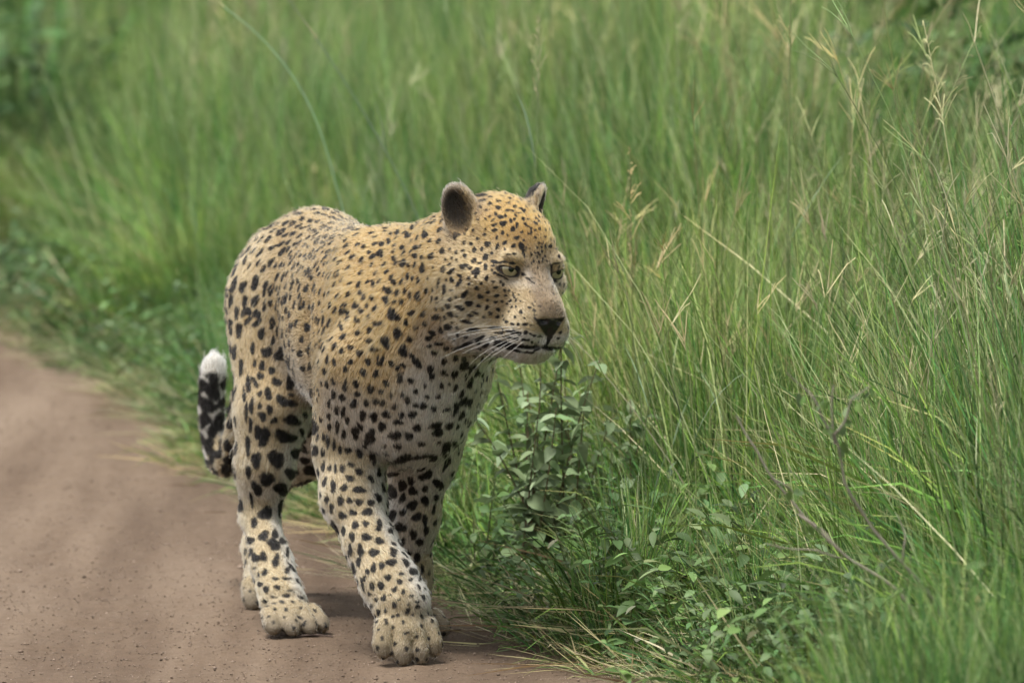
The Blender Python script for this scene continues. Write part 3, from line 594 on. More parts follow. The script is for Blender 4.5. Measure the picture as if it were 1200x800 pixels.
# ------------------------------------------------------------------ eyes
def cap(c, axis, r, ang, seg=28, rings=10):
    ax = unit(np.array(axis)); s1 = unit(np.cross(ax, (0, 0, 1))); s2 = np.cross(s1, ax); V = [c + ax * r]; Fc = []
    for i in range(1, rings + 1):
        t = ang * i / rings
        for j in range(seg):
            p = 6.28318 * j / seg; V.append(c + r * (ax * math.cos(t) + (s1 * math.cos(p) + s2 * math.sin(p)) * math.sin(t)))
    for j in range(seg): Fc.append((0, 1 + j, 1 + (j + 1) % seg))
    for i in range(rings - 1):
        for j in range(seg):
            a = 1 + i * seg + j; b_ = 1 + i * seg + (j + 1) % seg; Fc.append((a, a + seg, b_ + seg, b_))
    return V, Fc
m_eye, nt, b = new_mat('eye_white'); b.inputs['Base Color'].default_value = (.03, .02, .015, 1); b.inputs['Roughness'].default_value = .12
m_iris, nt, b = new_mat('iris'); b.inputs['Roughness'].default_value = .06; b.inputs['Coat Weight'].default_value = .6
tc = N(nt, 'ShaderNodeTexCoord'); ns = N(nt, 'ShaderNodeTexNoise', Scale=260.0); cr = N(nt, 'ShaderNodeValToRGB')
cr.color_ramp.elements[0].color = (.12, .1, .05, 1); cr.color_ramp.elements[1].color = (.3, .265, .15, 1)
nt.links.new(tc.outputs['Object'], ns.inputs['Vector']); nt.links.new(ns.outputs['Fac'], cr.inputs[0]); nt.links.new(cr.outputs[0], b.inputs['Base Color'])
m_pup, nt, b = new_mat('pupil'); b.inputs['Base Color'].default_value = (.004, .004, .004, 1); b.inputs['Roughness'].default_value = .05
for sy in (-1, 1):
    c = EYE[sy]; gaze = HEAD_R @ unit(np.array((1, sy * .16 - .05, .06)))
    V, Fc = cap(c, gaze, .0178, 3.14, rings=16); e = mesh_obj('eye', V, Fc, m_eye, leo)
    V, Fc = cap(c, gaze, .0181, R(44)); mesh_obj('iris', V, Fc, m_iris, e)
    V, Fc = cap(c, gaze, .0184, R(15), rings=4); mesh_obj('pupil', V, Fc, m_pup, e)

# ------------------------------------------------------------------ whiskers
m_wh, nt, b = new_mat('whisker'); b.inputs['Base Color'].default_value = (.62, .6, .55, 1); b.inputs['Roughness'].default_value = .4
def tube(pts, rad, sides=5):
    pts = np.asarray(pts, float); n = len(pts); T = np.gradient(pts, axis=0); T = unit(T); V = []; Fc = []
    ref = np.array((0, 0, 1.)) if abs(T[0][2]) < .9 else np.array((1., 0, 0))
    for i in range(n):
        a = unit(np.cross(T[i], ref)); b_ = np.cross(T[i], a); r = rad[i] if hasattr(rad, '__len__') else rad
        for j in range(sides):
            p = 6.28318 * j / sides; V.append(pts[i] + r * (a * math.cos(p) + b_ * math.sin(p)))
    for i in range(n - 1):
        for j in range(sides):
            a = i * sides + j; b_ = i * sides + (j + 1) % sides; Fc.append((a, b_, b_ + sides, a + sides))
    V.append(pts[-1] + T[-1] * 1e-4); k = len(V) - 1
    for j in range(sides): Fc.append(((n - 1) * sides + j, (n - 1) * sides + (j + 1) % sides, k))
    V.append(pts[0] - T[0] * 1e-4); k = len(V) - 1
    for j in range(sides): Fc.append((((j + 1) % sides), j, k))
    return V, Fc
WH = [((606, 382), (545, 389), (518, 395)), ((608, 386), (560, 390), (526, 400)), ((606, 388), (555, 403), (512, 422)), ((610, 391), (570, 402), (540, 415)), ((608, 393), (572, 410), (548, 430)),
      ((611, 397), (585, 412), (567, 425)), ((612, 395), (578, 412), (552, 438)), ((614, 399), (597, 413), (584, 424)), ((603, 384), (560, 383), (532, 392))]
ex = TOW.T @ RGT; eyd = -(TOW.T @ UPV); vd = TOW.T @ FWD
for a, b_, c_ in WH:
    h0 = px_hit(*a)
    if h0 is None: continue
    p0 = h0[0]; mp = np.linalg.norm(p0 - cam_l) / FPX
    # out from the pad towards the viewer's side, then trailing back
    q = lambda px, dz: p0 + ((px[0] - a[0]) * ex + (px[1] - a[1]) * eyd) * mp + vd * dz
    p1 = q(b_, -.035); p2 = q(c_, -.03)
    tt = np.linspace(0, 1, 12)[:, None]; pts = (1 - tt) ** 2 * p0 + 2 * tt * (1 - tt) * (2 * p1 - .5 * (p0 + p2)) + tt ** 2 * p2
    V, Fc = tube(pts, np.linspace(.00024, .0001, 12)); mesh_obj('whisker', V, Fc, m_wh, leo)
    if a[0] % 2: continue
    # its fellow on the other cheek
    hp = (pts - HEAD_C) @ HEAD_R; hp[:, 1] = -(hp[0, 1] + (hp[:, 1] - hp[0, 1]) * .45); hp[:, 0] = hp[0, 0] - np.abs(hp[:, 0] - hp[0, 0])
    V, Fc = tube(HEAD_C + hp @ HEAD_R.T, np.linspace(.00024, .0001, 12)); mesh_obj('whisker', V, Fc, m_wh, leo)
# ================================================================== GROUND
def edge_x(y):                                   # right-hand edge of the track at distance y
    return .185 - .203 * (y - 11.79) - .085 * np.exp(-((y - 14.2) / 1.2) ** 2) + .035 * np.sin(y * 2.3 + .6) + .022 * np.sin(y * 5.9 + 2.) + .012 * np.sin(y * 13.1)
TRACK_W = 3.3
def verge(x, y):                                 # 0 on the track .. 1 on the grass
    d = x - edge_x(y); dl = (edge_x(y) - TRACK_W) - x
    return np.clip(np.maximum(d, dl), -1, 50)
def ground_z(x, y):
    d = verge(x, y); P = np.stack([x, y, 0 * x], 1)
    t = np.clip((d + .02) / .22, 0, 1); t = t * t * (3 - 2 * t)
    z = t * (.045 + .03 * vnoise(P, 1.3, 71) + .015 * vnoise(P, 6, 72))
    tr = 1 - t
    z = z + tr * (.006 * vnoise(P, 2.2, 73) + .0045 * vnoise(P, 9, 74) + .0028 * vnoise(P, 27, 75) + .0015 * vnoise(P, 60, 76) - .004 - .012 * np.exp(-((d + .62) / .2) ** 2))
    return z
def grid_mesh(xs_, ys_, zf, name, mat):
    Xg, Yg = np.meshgrid(xs_, ys_, indexing='ij'); x = Xg.ravel(); y = Yg.ravel(); z = zf(x, y)
    nx, ny = len(xs_), len(ys_); i = np.arange(nx * ny).reshape(nx, ny)
    q = np.stack([i[:-1, :-1].ravel(), i[1:, :-1].ravel(), i[1:, 1:].ravel(), i[:-1, 1:].ravel()], 1)
    return x, y, z, q

def ramp(nt, stops, fac):
    cr = nt.nodes.new('ShaderNodeValToRGB'); el = cr.color_ramp.elements
    while len(el) > 1: el.remove(el[-1])
    el[0].position, el[0].color = stops[0][0], (*stops[0][1], 1)
    for p, c in stops[1:]: e = el.new(p); e.color = (*c, 1)
    nt.links.new(fac, cr.inputs[0]); return cr.outputs[0]
def mixc(nt, fac, a, b, mode='MIX'):
    m = nt.nodes.new('ShaderNodeMix'); m.data_type = 'RGBA'; m.blend_type = mode
    if isinstance(fac, float): m.inputs[0].default_value = fac
    else: nt.links.new(fac, m.inputs[0])
    for s, v in ((m.inputs[6], a), (m.inputs[7], b)):
        if isinstance(v, tuple): s.default_value = (*v, 1)
        else: nt.links.new(v, s)
    return m.outputs[2]
# sandy track
m_sand, nt, b = new_mat('sandy_soil')
tc = N(nt, 'ShaderNodeTexCoord'); obj_c = tc.outputs['Object']
def noise(sc_, det=4, rough=.6, vec=None):
    n = N(nt, 'ShaderNodeTexNoise', Scale=float(sc_), Detail=float(det), Roughness=float(rough)); nt.links.new(vec or obj_c, n.inputs['Vector']); return n.outputs['Fac']
mp = N(nt, 'ShaderNodeMapping'); mp.inputs['Rotation'].default_value = (0, 0, R(-11.5)); mp.inputs['Scale'].default_value = (1, .22, 1); nt.links.new(obj_c, mp.inputs[0])
mp2 = N(nt, 'ShaderNodeMapping'); mp2.inputs['Rotation'].default_value = (0, 0, R(-11.5)); mp2.inputs['Scale'].default_value = (1, .09, 1); nt.links.new(obj_c, mp2.inputs[0])
c1 = ramp(nt, [(.30, (.086, .061, .042)), (.5, (.14, .102, .072)), (.70, (.192, .146, .107))], noise(2.2, 6, .62, mp2.outputs[0]))
c2 = ramp(nt, [(.38, (.62, .58, .56)), (.58, (1.0, 1.0, 1.0))], noise(4.5, 5, .65, mp2.outputs[0]))
c3 = ramp(nt, [(.28, (.55, .52, .50)), (.5, (1.0, 1.0, 1.0)), (.76, (1.45, 1.4, 1.36))], noise(420, 3, .75))
c4 = ramp(nt, [(.32, (.74, .72, .70)), (.6, (1.08, 1.08, 1.08))], noise(60, 4, .7))
col = mixc(nt, .8, c1, c2, 'MULTIPLY'); col = mixc(nt, .75, col, c3, 'MULTIPLY'); col = mixc(nt, .6, col, c4, 'MULTIPLY')
vor = N(nt, 'ShaderNodeTexVoronoi', Scale=55.0); nt.links.new(obj_c, vor.inputs['Vector'])
gv = ramp(nt, [(.06, (.5, .47, .45)), (.13, (1, 1, 1))], vor.outputs['Distance']); col = mixc(nt, .45, col, gv, 'MULTIPLY')
nt.links.new(col, b.inputs['Base Color']); b.inputs['Roughness'].default_value = .95; b.inputs['Specular IOR Level'].default_value = .15
bp = N(nt, 'ShaderNodeBump', Strength=.6, Distance=.004); nt.links.new(noise(260, 5, .8), bp.inputs['Height'])
bp2 = N(nt, 'ShaderNodeBump', Strength=.5, Distance=.012); nt.links.new(noise(38, 5, .7), bp2.inputs['Height']); nt.links.new(bp2.outputs[0], bp.inputs['Normal'])
nt.links.new(bp.outputs[0], b.inputs['Normal'])
# dark soil under the grass
m_soil, nt, b = new_mat('grass_soil')
tc = N(nt, 'ShaderNodeTexCoord'); obj_c = tc.outputs['Object']
c = ramp(nt, [(.3, (.035, .04, .018)), (.55, (.07, .062, .034)), (.8, (.11, .095, .06))], noise(14, 5, .7)); nt.links.new(c, b.inputs['Base Color']); b.inputs['Roughness'].default_value = 1.0
bp = N(nt, 'ShaderNodeBump', Strength=.8, Distance=.02); nt.links.new(noise(60, 5, .7), bp.inputs['Height']); nt.links.new(bp.outputs[0], b.inputs['Normal'])

# one ground sheet: fine near the animal, coarse to the horizon; track and soil are its two surfaces
gx = np.concatenate([np.linspace(-900, -12, 14), np.linspace(-8, -3.6, 12), np.arange(-3.4, 2.4, .022), np.linspace(2.6, 8, 14), np.linspace(12, 900, 14)])
gy = np.concatenate([np.linspace(-60, 6, 18), np.linspace(6.6, 9.4, 10), np.arange(9.5, 19, .03), np.linspace(19.2, 45, 70), np.linspace(50, 1400, 24)])
x, y, z, q = grid_mesh(gx, gy, ground_z, 'ground', None)
xc = x[q].mean(1); yc = y[q].mean(1); on = verge(xc, yc) < .05 + .05 * vnoise(np.stack([xc, yc, 0 * xc], 1), 9, 77)
g = mesh_obj('ground', np.stack([x, y, z], 1), q, m_soil); tag(g, kind='structure')
g.data.materials.append(m_sand)
# the track is its own sheet a few millimetres above
def sub_sheet(sel, dz):
    used = np.unique(q[sel]); mp_ = -np.ones(len(x), int); mp_[used] = np.arange(len(used))
    return np.stack([x[used], y[used], z[used] + dz], 1), mp_[q[sel]]
V, qq = sub_sheet(on & (np.abs(xc) < 60), .004)
tr = mesh_obj('track', V, qq, m_sand); tag(tr, kind='structure')
g.data.materials.pop(index=1)

# ================================================================== PLANT MATERIALS
def leaf_mat(name, trans=.35, rough=.5, var=.5, hue=.03, spec=.35, patchy=False):
    m = bpy.data.materials.new(name); m.use_nodes = True; nt = m.node_tree; b = nt.nodes['Principled BSDF']; out = nt.nodes['Material Output']
    at = N(nt, 'ShaderNodeAttribute', attribute_name='col'); oi = N(nt, 'ShaderNodeObjectInfo')
    hs = N(nt, 'ShaderNodeHueSaturation')
    mr = N(nt, 'ShaderNodeMapRange'); mr.inputs['To Min'].default_value = 1 - var * .5; mr.inputs['To Max'].default_value = 1 + var * .5
    mh = N(nt, 'ShaderNodeMapRange'); mh.inputs['To Min'].default_value = .5 - hue * .5; mh.inputs['To Max'].default_value = .5 + hue * .6
    ml = N(nt, 'ShaderNodeMath', operation='FRACT'); m7 = N(nt, 'ShaderNodeMath', operation='MULTIPLY'); m7.inputs[1].default_value = 7.31
    nt.links.new(oi.outputs['Random'], mr.inputs['Value']); nt.links.new(oi.outputs['Random'], m7.inputs[0]); nt.links.new(m7.outputs[0], ml.inputs[0]); nt.links.new(ml.outputs[0], mh.inputs['Value'])
    nt.links.new(mr.outputs[0], hs.inputs['Value']); nt.links.new(mh.outputs[0], hs.inputs['Hue']); nt.links.new(at.outputs['Color'], hs.inputs['Color'])
    if patchy:                                             # broad noise tint over the field, from darker and cooler to brighter and warmer
        gm = N(nt, 'ShaderNodeNewGeometry'); nz = N(nt, 'ShaderNodeTexNoise', Scale=.9, Detail=3.0, Roughness=.6); nt.links.new(gm.outputs['Position'], nz.inputs['Vector'])
        tint = ramp(nt, [(.32, (.6, .72, .75)), (.5, (1.0, 1.0, 1.0)), (.66, (1.3, 1.17, 1.0))], nz.outputs['Fac'])
        hs_out = mixc(nt, 1.0, hs.outputs[0], tint, 'MULTIPLY')
    else: hs_out = hs.outputs[0]
    nt.links.new(hs_out, b.inputs['Base Color']); b.inputs['Roughness'].default_value = rough; b.inputs['Specular IOR Level'].default_value = spec
    tl = N(nt, 'ShaderNodeBsdfTranslucent'); nt.links.new(hs_out, tl.inputs['Color'])
    mx = N(nt, 'ShaderNodeMixShader'); mx.inputs[0].default_value = trans
    nt.links.new(b.outputs[0], mx.inputs[1]); nt.links.new(tl.outputs[0], mx.inputs[2]); nt.links.new(mx.outputs[0], out.inputs['Surface'])
    return m
m_grass = leaf_mat('grass_blade', .26, .5, .8, .03, .16, True); m_leaf = leaf_mat('herb_leaf', .25, .6, .6, .02, .2)
m_stem = leaf_mat('stem', .05, .6, .3, .01)
m_bark = leaf_mat('bark', .0, .85, .2, .005, .2)

class Geo:
    def __init__(s): s.V, s.F, s.C, s.n = [], [], [], 0
    def add(s, V, F, C):
        V = np.asarray(V); s.V.append(V); s.F.append(np.asarray(F) + s.n); s.C.append(np.broadcast_to(C, V.shape)); s.n += len(V)
    def arrays(s): return np.concatenate(s.V), np.concatenate(s.F), np.concatenate(s.C)
def pick(cols, n, g):
    cols = np.array(cols); c = cols[g.integers(0, len(cols), n)]; return c * np.clip(np.exp(g.normal(-.06, .4, (n, 1))), .33, 2.0)
GREENS = [(.112, .218, .04), (.145, .265, .052), (.08, .168, .04), (.19, .3, .062), (.1, .208, .062), (.084, .188, .062), (.046, .11, .03)]
PALE = [(.3, .37, .155), (.37, .42, .22), (.25, .33, .12)]
STRAW = [(.46, .42, .24), (.55, .5, .33), (.38, .32, .18), (.42, .35, .2)]
def blades(geo, g, n, spread, ln, wd, lean, bend, cols, base=None, segs=6, up0=0.0, tip=None):
    """n arching blades; every range is (lo, hi)"""
    u = lambda r: g.uniform(r[0], r[1], n)
    az = g.uniform(0, 6.283, n); b0 = np.zeros((n, 3)) if base is None else np.array(base)
    if base is None:
        rr = spread * np.sqrt(g.random(n)); b0[:, 0] = rr * np.cos(az + g.normal(0, .8, n)); b0[:, 1] = rr * np.sin(az + g.normal(0, .8, n))
    L = u(ln); W = u(wd) * .92; th0 = R(1) * u(lean); bd = R(1) * u(bend); C = pick(cols, n, g)
    hd = np.stack([np.cos(az), np.sin(az), 0 * az], 1); sd = np.stack([-np.sin(az), np.cos(az), 0 * az], 1)
    tw = g.normal(0, .9, n); p = b0.copy(); p[:, 2] += up0; pts = []; t_ = np.linspace(0, 1, segs)
    for k, t in enumerate(t_):
        th = th0 + bd * t ** 1.6
        d = hd * np.sin(th)[:, None] + np.array([0, 0, 1.]) * np.cos(th)[:, None]
        if k: p = p + d * (L / (segs - 1))[:, None]
        nrm = np.cross(sd, d); a = tw * (.4 + .6 * t)
        side = sd * np.cos(a)[:, None] + nrm * np.sin(a)[:, None]
        w_ = W * .5 * (np.minimum(1, .45 + 2.2 * t) * (1 - t ** 2.4) + .02)
        pts.append((p - side * w_[:, None], p + side * w_[:, None]))
    V = np.stack([np.stack(q_, 1) for q_ in pts], 1).reshape(n, segs * 2, 3)
    F = np.array([(2 * k, 2 * k + 1, 2 * k + 3, 2 * k + 2) for k in range(segs - 1)])
    Fs = (F[None] + (np.arange(n) * segs * 2)[:, None, None]).reshape(-1, 4)
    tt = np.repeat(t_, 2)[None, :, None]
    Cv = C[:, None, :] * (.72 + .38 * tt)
    if tip is not None:
        dry = (g.random(n) < .35)[:, None, None] * np.clip((tt - .7) / .3, 0, 1); Cv = Cv * (1 - dry) + np.array(tip) * dry
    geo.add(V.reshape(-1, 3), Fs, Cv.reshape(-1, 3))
    return p
def thin_tube(geo, pts, r0, r1, col, sides=3):
    pts = np.asarray(pts, float); n = len(pts); T = unit(np.gradient(pts, axis=0)); ref = np.array((.3, .9, .2)); V = []
    for i in range(n):
        a = unit(np.cross(T[i], ref)); b_ = np.cross(T[i], a); r = r0 + (r1 - r0) * i / (n - 1)
        for j in range(sides): V.append(pts[i] + r * (a * math.cos(6.283 * j / sides) + b_ * math.sin(6.283 * j / sides)))
    F = [(i * sides + j, i * sides + (j + 1) % sides, (i + 1) * sides + (j + 1) % sides, (i + 1) * sides + j) for i in range(n - 1) for j in range(sides)]
    geo.add(np.array(V), np.array(F), np.array(col))
def curve_pts(b0, az, L, th0, bend, n=8):
    p = np.array(b0, float); out = [p.copy()]; hd = np.array((math.cos(az), math.sin(az), 0))
    for k in range(1, n):
        th = th0 + bend * (k / (n - 1)) ** 1.7; p = p + (hd * math.sin(th) + np.array((0, 0, 1.)) * math.cos(th)) * L / (n - 1); out.append(p.copy())
    return np.array(out)
def seed_head(geo, g, top, dirv, kind, col):
    if kind == 0:                                          # a few thin spreading fingers
        a9 = g.uniform(0, 6.283)
        for k in range(g.integers(2, 6)):
            a = a9 + g.normal(0, 1.3); s = g.uniform(.12, .8); d = unit(np.array(dirv) + s * np.array((math.cos(a), math.sin(a), g.uniform(-.2, .3))))
            L = g.uniform(.05, .10); b0 = top - np.array(dirv) * g.uniform(0, .02)
            q_ = [b0 + d * L * t + np.array((0, 0, -.012)) * t * t * g.uniform(0, 1.5) for t in (0, .35, .7, 1)]
            thin_tube(geo, q_, .00095, .0006, np.array(col) * g.uniform(.85, 1.25))
    elif kind == 1:                                        # loose panicle
        for k in range(20):
            t = g.random(); a = g.uniform(0, 6.283); b0 = top - np.array(dirv) * (.16 * (1 - t)); L = .05 * (1.15 - t) * g.uniform(.4, 1.1)
            d = unit(np.array(dirv) + g.uniform(.4, 1.1) * np.array((math.cos(a), math.sin(a), 0)))
            thin_tube(geo, [b0, b0 + d * L * .6, b0 + d * L + np.array((0, 0, -.006))], .0005, .0007, np.array(col) * g.uniform(.8, 1.2))
    else:                                                  # narrow spike
        thin_tube(geo, [top - np.array(dirv) * .11, top - np.array(dirv) * .05, top], .0016, .0008, col, 4)
def leaf_shape(L, W, fold=.25, droop=.25, n=5):
    """an ovate leaf along +x with a folded midrib"""
    V = []; 
    for i in range(n):
        t = i / (n - 1); w_ = W * .5 * math.sin(math.pi * min(1, t * .93 + .05)) ** .8 * (1.15 - .5 * t); z_ = -droop * L * t * t
        V += [(L * t, -w_, z_ + fold * w_), (L * t, 0, z_), (L * t, w_, z_ + fold * w_)]
    F = []
    for i in range(n - 1):
        a = 3 * i; F += [(a, a + 3, a + 4, a + 1), (a + 1, a + 4, a + 5, a + 2)]
    return np.array(V), np.array(F)

# ================================================================== GRASS (uncountable): tuft kinds scattered over the verge
tuft_col = bpy.data.collections.new('tuft_kinds')
def tuft(i, geo, mat):
    V, F, C = geo.arrays(); o = mesh_obj('tuft_%02d' % i, V, F, mat, cols=C)
    sc.collection.objects.unlink(o); tuft_col.objects.link(o)
gt = np.random.default_rng(5)
KINDS = []
def mk(fn):
    ge = Geo(); fn(ge); tuft(len(KINDS), ge, m_grass); KINDS.append(1)
for k in range(4):      # 0-3 lush mid-height
    def f(ge):
        blades(ge, gt, 80, .12, (.2, .46), (.004, .0095), (3, 28), (10, 85), GREENS, tip=(.34, .29, .13))
        blades(ge, gt, 44, .12, (.3, .6), (.0025, .005), (1, 14), (4, 40), GREENS + PALE)
        blades(ge, gt, 30, .13, (.14, .34), (.002, .0045), (20, 65), (-25, 60), GREENS + PALE)
        blades(ge, gt, 9, .11, (.15, .45), (.002, .0045), (5, 75), (-10, 90), STRAW)
    mk(f)
for k in range(4):      # 4-7 fine tall
    def f(ge):
        blades(ge, gt, 66, .13, (.4, .85), (.0018, .0042), (0, 9), (2, 28), GREENS + PALE, segs=7)
        blades(ge, gt, 44, .12, (.22, .5), (.003, .008), (4, 30), (15, 90), GREENS)
        blades(ge, gt, 22, .13, (.18, .4), (.0018, .004), (15, 50), (-20, 70), GREENS + PALE)
        blades(ge, gt, 10, .11, (.3, .7), (.0015, .003), (2, 40), (5, 60), STRAW + PALE)
    mk(f)
for k in range(4):      # 8-11 flowering culms
    def f(ge):
        for j in range(7):
            a = gt.uniform(0, 6.283); L = gt.uniform(.42, .92); c = np.array((PALE + STRAW[:2])[gt.integers(0, 5)]) * gt.uniform(.75, 1.1)
            pts = curve_pts((gt.normal(0, .06), gt.normal(0, .06), 0), a, L, R(gt.uniform(0, 8)), R(gt.uniform(2, 26)), 8)
            thin_tube(ge, pts, .0013, .0007, c * .85); seed_head(ge, gt, pts[-1], unit(pts[-1] - pts[-2]), (0, 0, 1, 0)[k], c * np.array((1.12, 1.12, 1.12)))
            for q_ in (2, 4):
                blades(ge, gt, 1, 0, (.12, .25), (.002, .005), (15, 50), (10, 70), GREENS + PALE, base=[pts[q_]])
        blades(ge, gt, 22, .11, (.25, .55), (.0025, .006), (2, 20), (10, 70), GREENS)
    mk(f)
for k in range(3):      # 12-14 short creeping verge grass with dry bits
    def f(ge):
        blades(ge, gt, 40, .07, (.05, .17), (.002, .0055), (10, 70), (10, 80), GREENS + PALE[:1], segs=4, tip=(.3, .24, .12))
        blades(ge, gt, 9, .08, (.05, .16), (.0015, .004), (40, 88), (-5, 20), STRAW, segs=4, up0=.006)
    mk(f)
for k in range(3):      # 15-17 small broad-leaved weeds
    def f(ge):
        for j in range(5):
            a = gt.uniform(0, 6.283); pts = curve_pts((gt.normal(0, .03), gt.normal(0, .03), 0), a, gt.uniform(.1, .26), R(gt.uniform(5, 35)), R(gt.uniform(0, 30)), 6)
            thin_tube(ge, pts, .0013, .0007, (.1, .13, .05))
            for q_ in range(1, 6):
                for s in (0, 3.1416):
                    LV_, LF_ = leaf_shape(gt.uniform(.018, .038), gt.uniform(.011, .02)); az = s + q_ * 1.57 + gt.normal(0, .4)
                    M = np.array(Matrix.Rotation(az, 3, 'Z') @ Matrix.Rotation(gt.uniform(-.5, .5), 3, 'Y') @ Matrix.Rotation(gt.normal(0, .4), 3, 'X'))
                    ge.add(LV_ @ M.T + pts[q_], LF_, np.clip(pick([(.08, .15, .045), (.1, .165, .07), (.07, .13, .05)], 1, gt)[0], 0, .2))
    mk(f)
# 18 dry thatch: flat straw litter
def f(ge): blades(ge, gt, 26, .1, (.06, .2), (.0012, .004), (70, 89), (-6, 6), STRAW + [(.2, .14, .08)], segs=3, up0=.008)
mk(f)

for k in range(2):      # 19-20 dark leafy undergrowth
    def f(ge):
        for j in range(9):
            a = gt.uniform(0, 6.283); pts = curve_pts((gt.normal(0, .05), gt.normal(0, .05), 0), a, gt.uniform(.2, .5), R(gt.uniform(3, 30)), R(gt.uniform(0, 30)), 8)
            thin_tube(ge, pts, .0016, .0008, (.08, .09, .04))
            for q_ in range(1, 8):
                for s in (0, 3.1416):
                    LV_, LF_ = leaf_shape(gt.uniform(.03, .06), gt.uniform(.015, .028)); az = s + q_ * 1.57 + gt.normal(0, .4)
                    M = np.array(Matrix.Rotation(az, 3, 'Z') @ Matrix.Rotation(gt.uniform(-.5, .6), 3, 'Y') @ Matrix.Rotation(gt.normal(0, .4), 3, 'X'))
                    ge.add(LV_ @ M.T + pts[q_], LF_, pick([(.05, .095, .03), (.065, .11, .04), (.04, .08, .03)], 1, gt)[0])
        blades(ge, gt, 26, .11, (.3, .65), (.003, .006), (2, 20), (10, 60), GREENS[2:3] + GREENS[6:])
    mk(f)

for k in range(2):      # 21-22 wispy fine stems
    def f(ge):
        blades(ge, gt, 46, .16, (.3, .8), (.0016, .0026), (0, 28), (0, 50), PALE + GREENS[3:4] + GREENS[:2], segs=6)
        blades(ge, gt, 26, .16, (.25, .6), (.0015, .0026), (15, 60), (-30, 60), PALE + STRAW[:2] + GREENS[1:2], segs=6)
    mk(f)

def scatter(name, P, idx, rot, scl, label):
    me = bpy.data.meshes.new(name); me.vertices.add(len(P)); me.vertices.foreach_set('co', np.asarray(P, np.float32).ravel())
    a = me.attributes.new('kind_index', 'INT', 'POINT'); a.data.foreach_set('value', np.asarray(idx, np.int32))
    a = me.attributes.new('turn', 'FLOAT_VECTOR', 'POINT'); a.data.foreach_set('vector', np.asarray(rot, np.float32).ravel())
    a = me.attributes.new('size', 'FLOAT_VECTOR', 'POINT'); a.data.foreach_set('vector', np.asarray(scl, np.float32).ravel())
    me.update(); o = link(bpy.data.objects.new(name, me)); tag(o, label, 'grass', kind='stuff')
    ng = bpy.data.node_groups.new(name + '_nodes', 'GeometryNodeTree')
    ng.interface.new_socket('Geometry', in_out='INPUT', socket_type='NodeSocketGeometry'); ng.interface.new_socket('Geometry', in_out='OUTPUT', socket_type='NodeSocketGeometry')
    gi = ng.nodes.new('NodeGroupInput'); go = ng.nodes.new('NodeGroupOutput'); ip_ = ng.nodes.new('GeometryNodeInstanceOnPoints'); ci = ng.nodes.new('GeometryNodeCollectionInfo')
    ci.inputs['Collection'].default_value = tuft_col; ci.inputs['Separate Children'].default_value = True; ci.inputs['Reset Children'].default_value = True
    ip_.inputs['Pick Instance'].default_value = True
    def na(nm, ty):
        n = ng.nodes.new('GeometryNodeInputNamedAttribute'); n.data_type = ty; n.inputs['Name'].default_value = nm; return n.outputs['Attribute']
    ng.links.new(gi.outputs[0], ip_.inputs['Points']); ng.links.new(ci.outputs[0], ip_.inputs['Instance'])
    ng.links.new(na('kind_index', 'INT'), ip_.inputs['Instance Index']); ng.links.new(na('turn', 'FLOAT_VECTOR'), ip_.inputs['Rotation']); ng.links.new(na('size', 'FLOAT_VECTOR'), ip_.inputs['Scale'])
    ng.links.new(ip_.outputs[0], go.inputs[0]); md = o.modifiers.new('tufts', 'NODES'); md.node_group = ng
    return o
gs = np.random.default_rng(8)
P_, I_, S_ = [], [], []
def strew(n, y0, y1, xm, fn):
    y = gs.uniform(y0, y1, n); x = gs.uniform(-1, 1, n) * (y * .066 + xm); d = verge(x, y)
    kx = gs.random(n); patch = vnoise(np.stack([x, y, 0 * x], 1), 1.1, 91); fine = vnoise(np.stack([x, y, 0 * x], 1), 3.5, 92)
    for i in range(n):
        if d[i] < -.01: continue
        if (x[i] - .06) ** 2 + (y[i] - 12.74) ** 2 < .21 ** 2: continue          # room for the big herb
        if (x[i] - .42) ** 2 + ((y[i] - 10.6) * .8) ** 2 < .21 ** 2 and kx[i] < .85: continue    # and the bare twigs
        r = fn(x[i], y[i], d[i], kx[i], patch[i], fine[i])
        if r: P_.append((x[i], y[i])); I_.append(r[0]); S_.append(r[1])
ri = lambda a, b: int(gs.integers(a, b + 1))
def plant(x, y, d, k, pa, fi):
    if d < .07 + .05 * fi: return (ri(12, 14), gs.uniform(.6, 1.1)) if k < .5 else ((18, gs.uniform(.6, 1.1)) if k < .72 else ((ri(15, 17), gs.uniform(.35, .6)) if k < .78 else None))
    if d < .28 + .08 * fi:
        if k < .30: return (ri(12, 14), gs.uniform(.9, 1.7))
        if k < .62: return (ri(0, 3), gs.uniform(.35, .62))
        if k < .84: return (ri(15, 17), gs.uniform(.6, 1.1))
        return (18, gs.uniform(.7, 1.3))
    if y < 12.7 and d < .34: return (ri(0, 3), gs.uniform(.35, .55)) if k < .6 else (ri(15, 17), gs.uniform(.6, 1.0))
    tall = min(1.0, .62 + .5 * (d - .2)) * (1 + .2 * pa + .12 * fi)
    if fi < -.08 and gs.random() < .72: return None                 # tussocks with gaps between
    tall *= 1 + .22 * fi
    if ((x < -.1 * y + .9 and y > 14) or (x > .055 * y and y > 16)) and k > .45 and pa < .3: return (ri(19, 20), gs.uniform(.9, 1.7))
    if y < 14.6 and d > .35 and k > .70: return (ri(8, 11), gs.uniform(.6, 1.0) * tall)
    if k < .40 - .18 * pa: return (ri(0, 3), gs.uniform(.75, 1.2) * tall)
    if k < .74: return (ri(4, 7), gs.uniform(.6, 1.0) * tall)
    if k < (.94 if y < 17 else .86): return (ri(8, 11), gs.uniform(.65, 1.05) * tall)
    if k < .92: return (ri(4, 7), gs.uniform(.6, 1.0) * tall)
    return (ri(15, 17), gs.uniform(.7, 1.15))
strew(2000, 9.6, 13.6, .55, plant)
strew(2200, 13.6, 19, .7, plant)
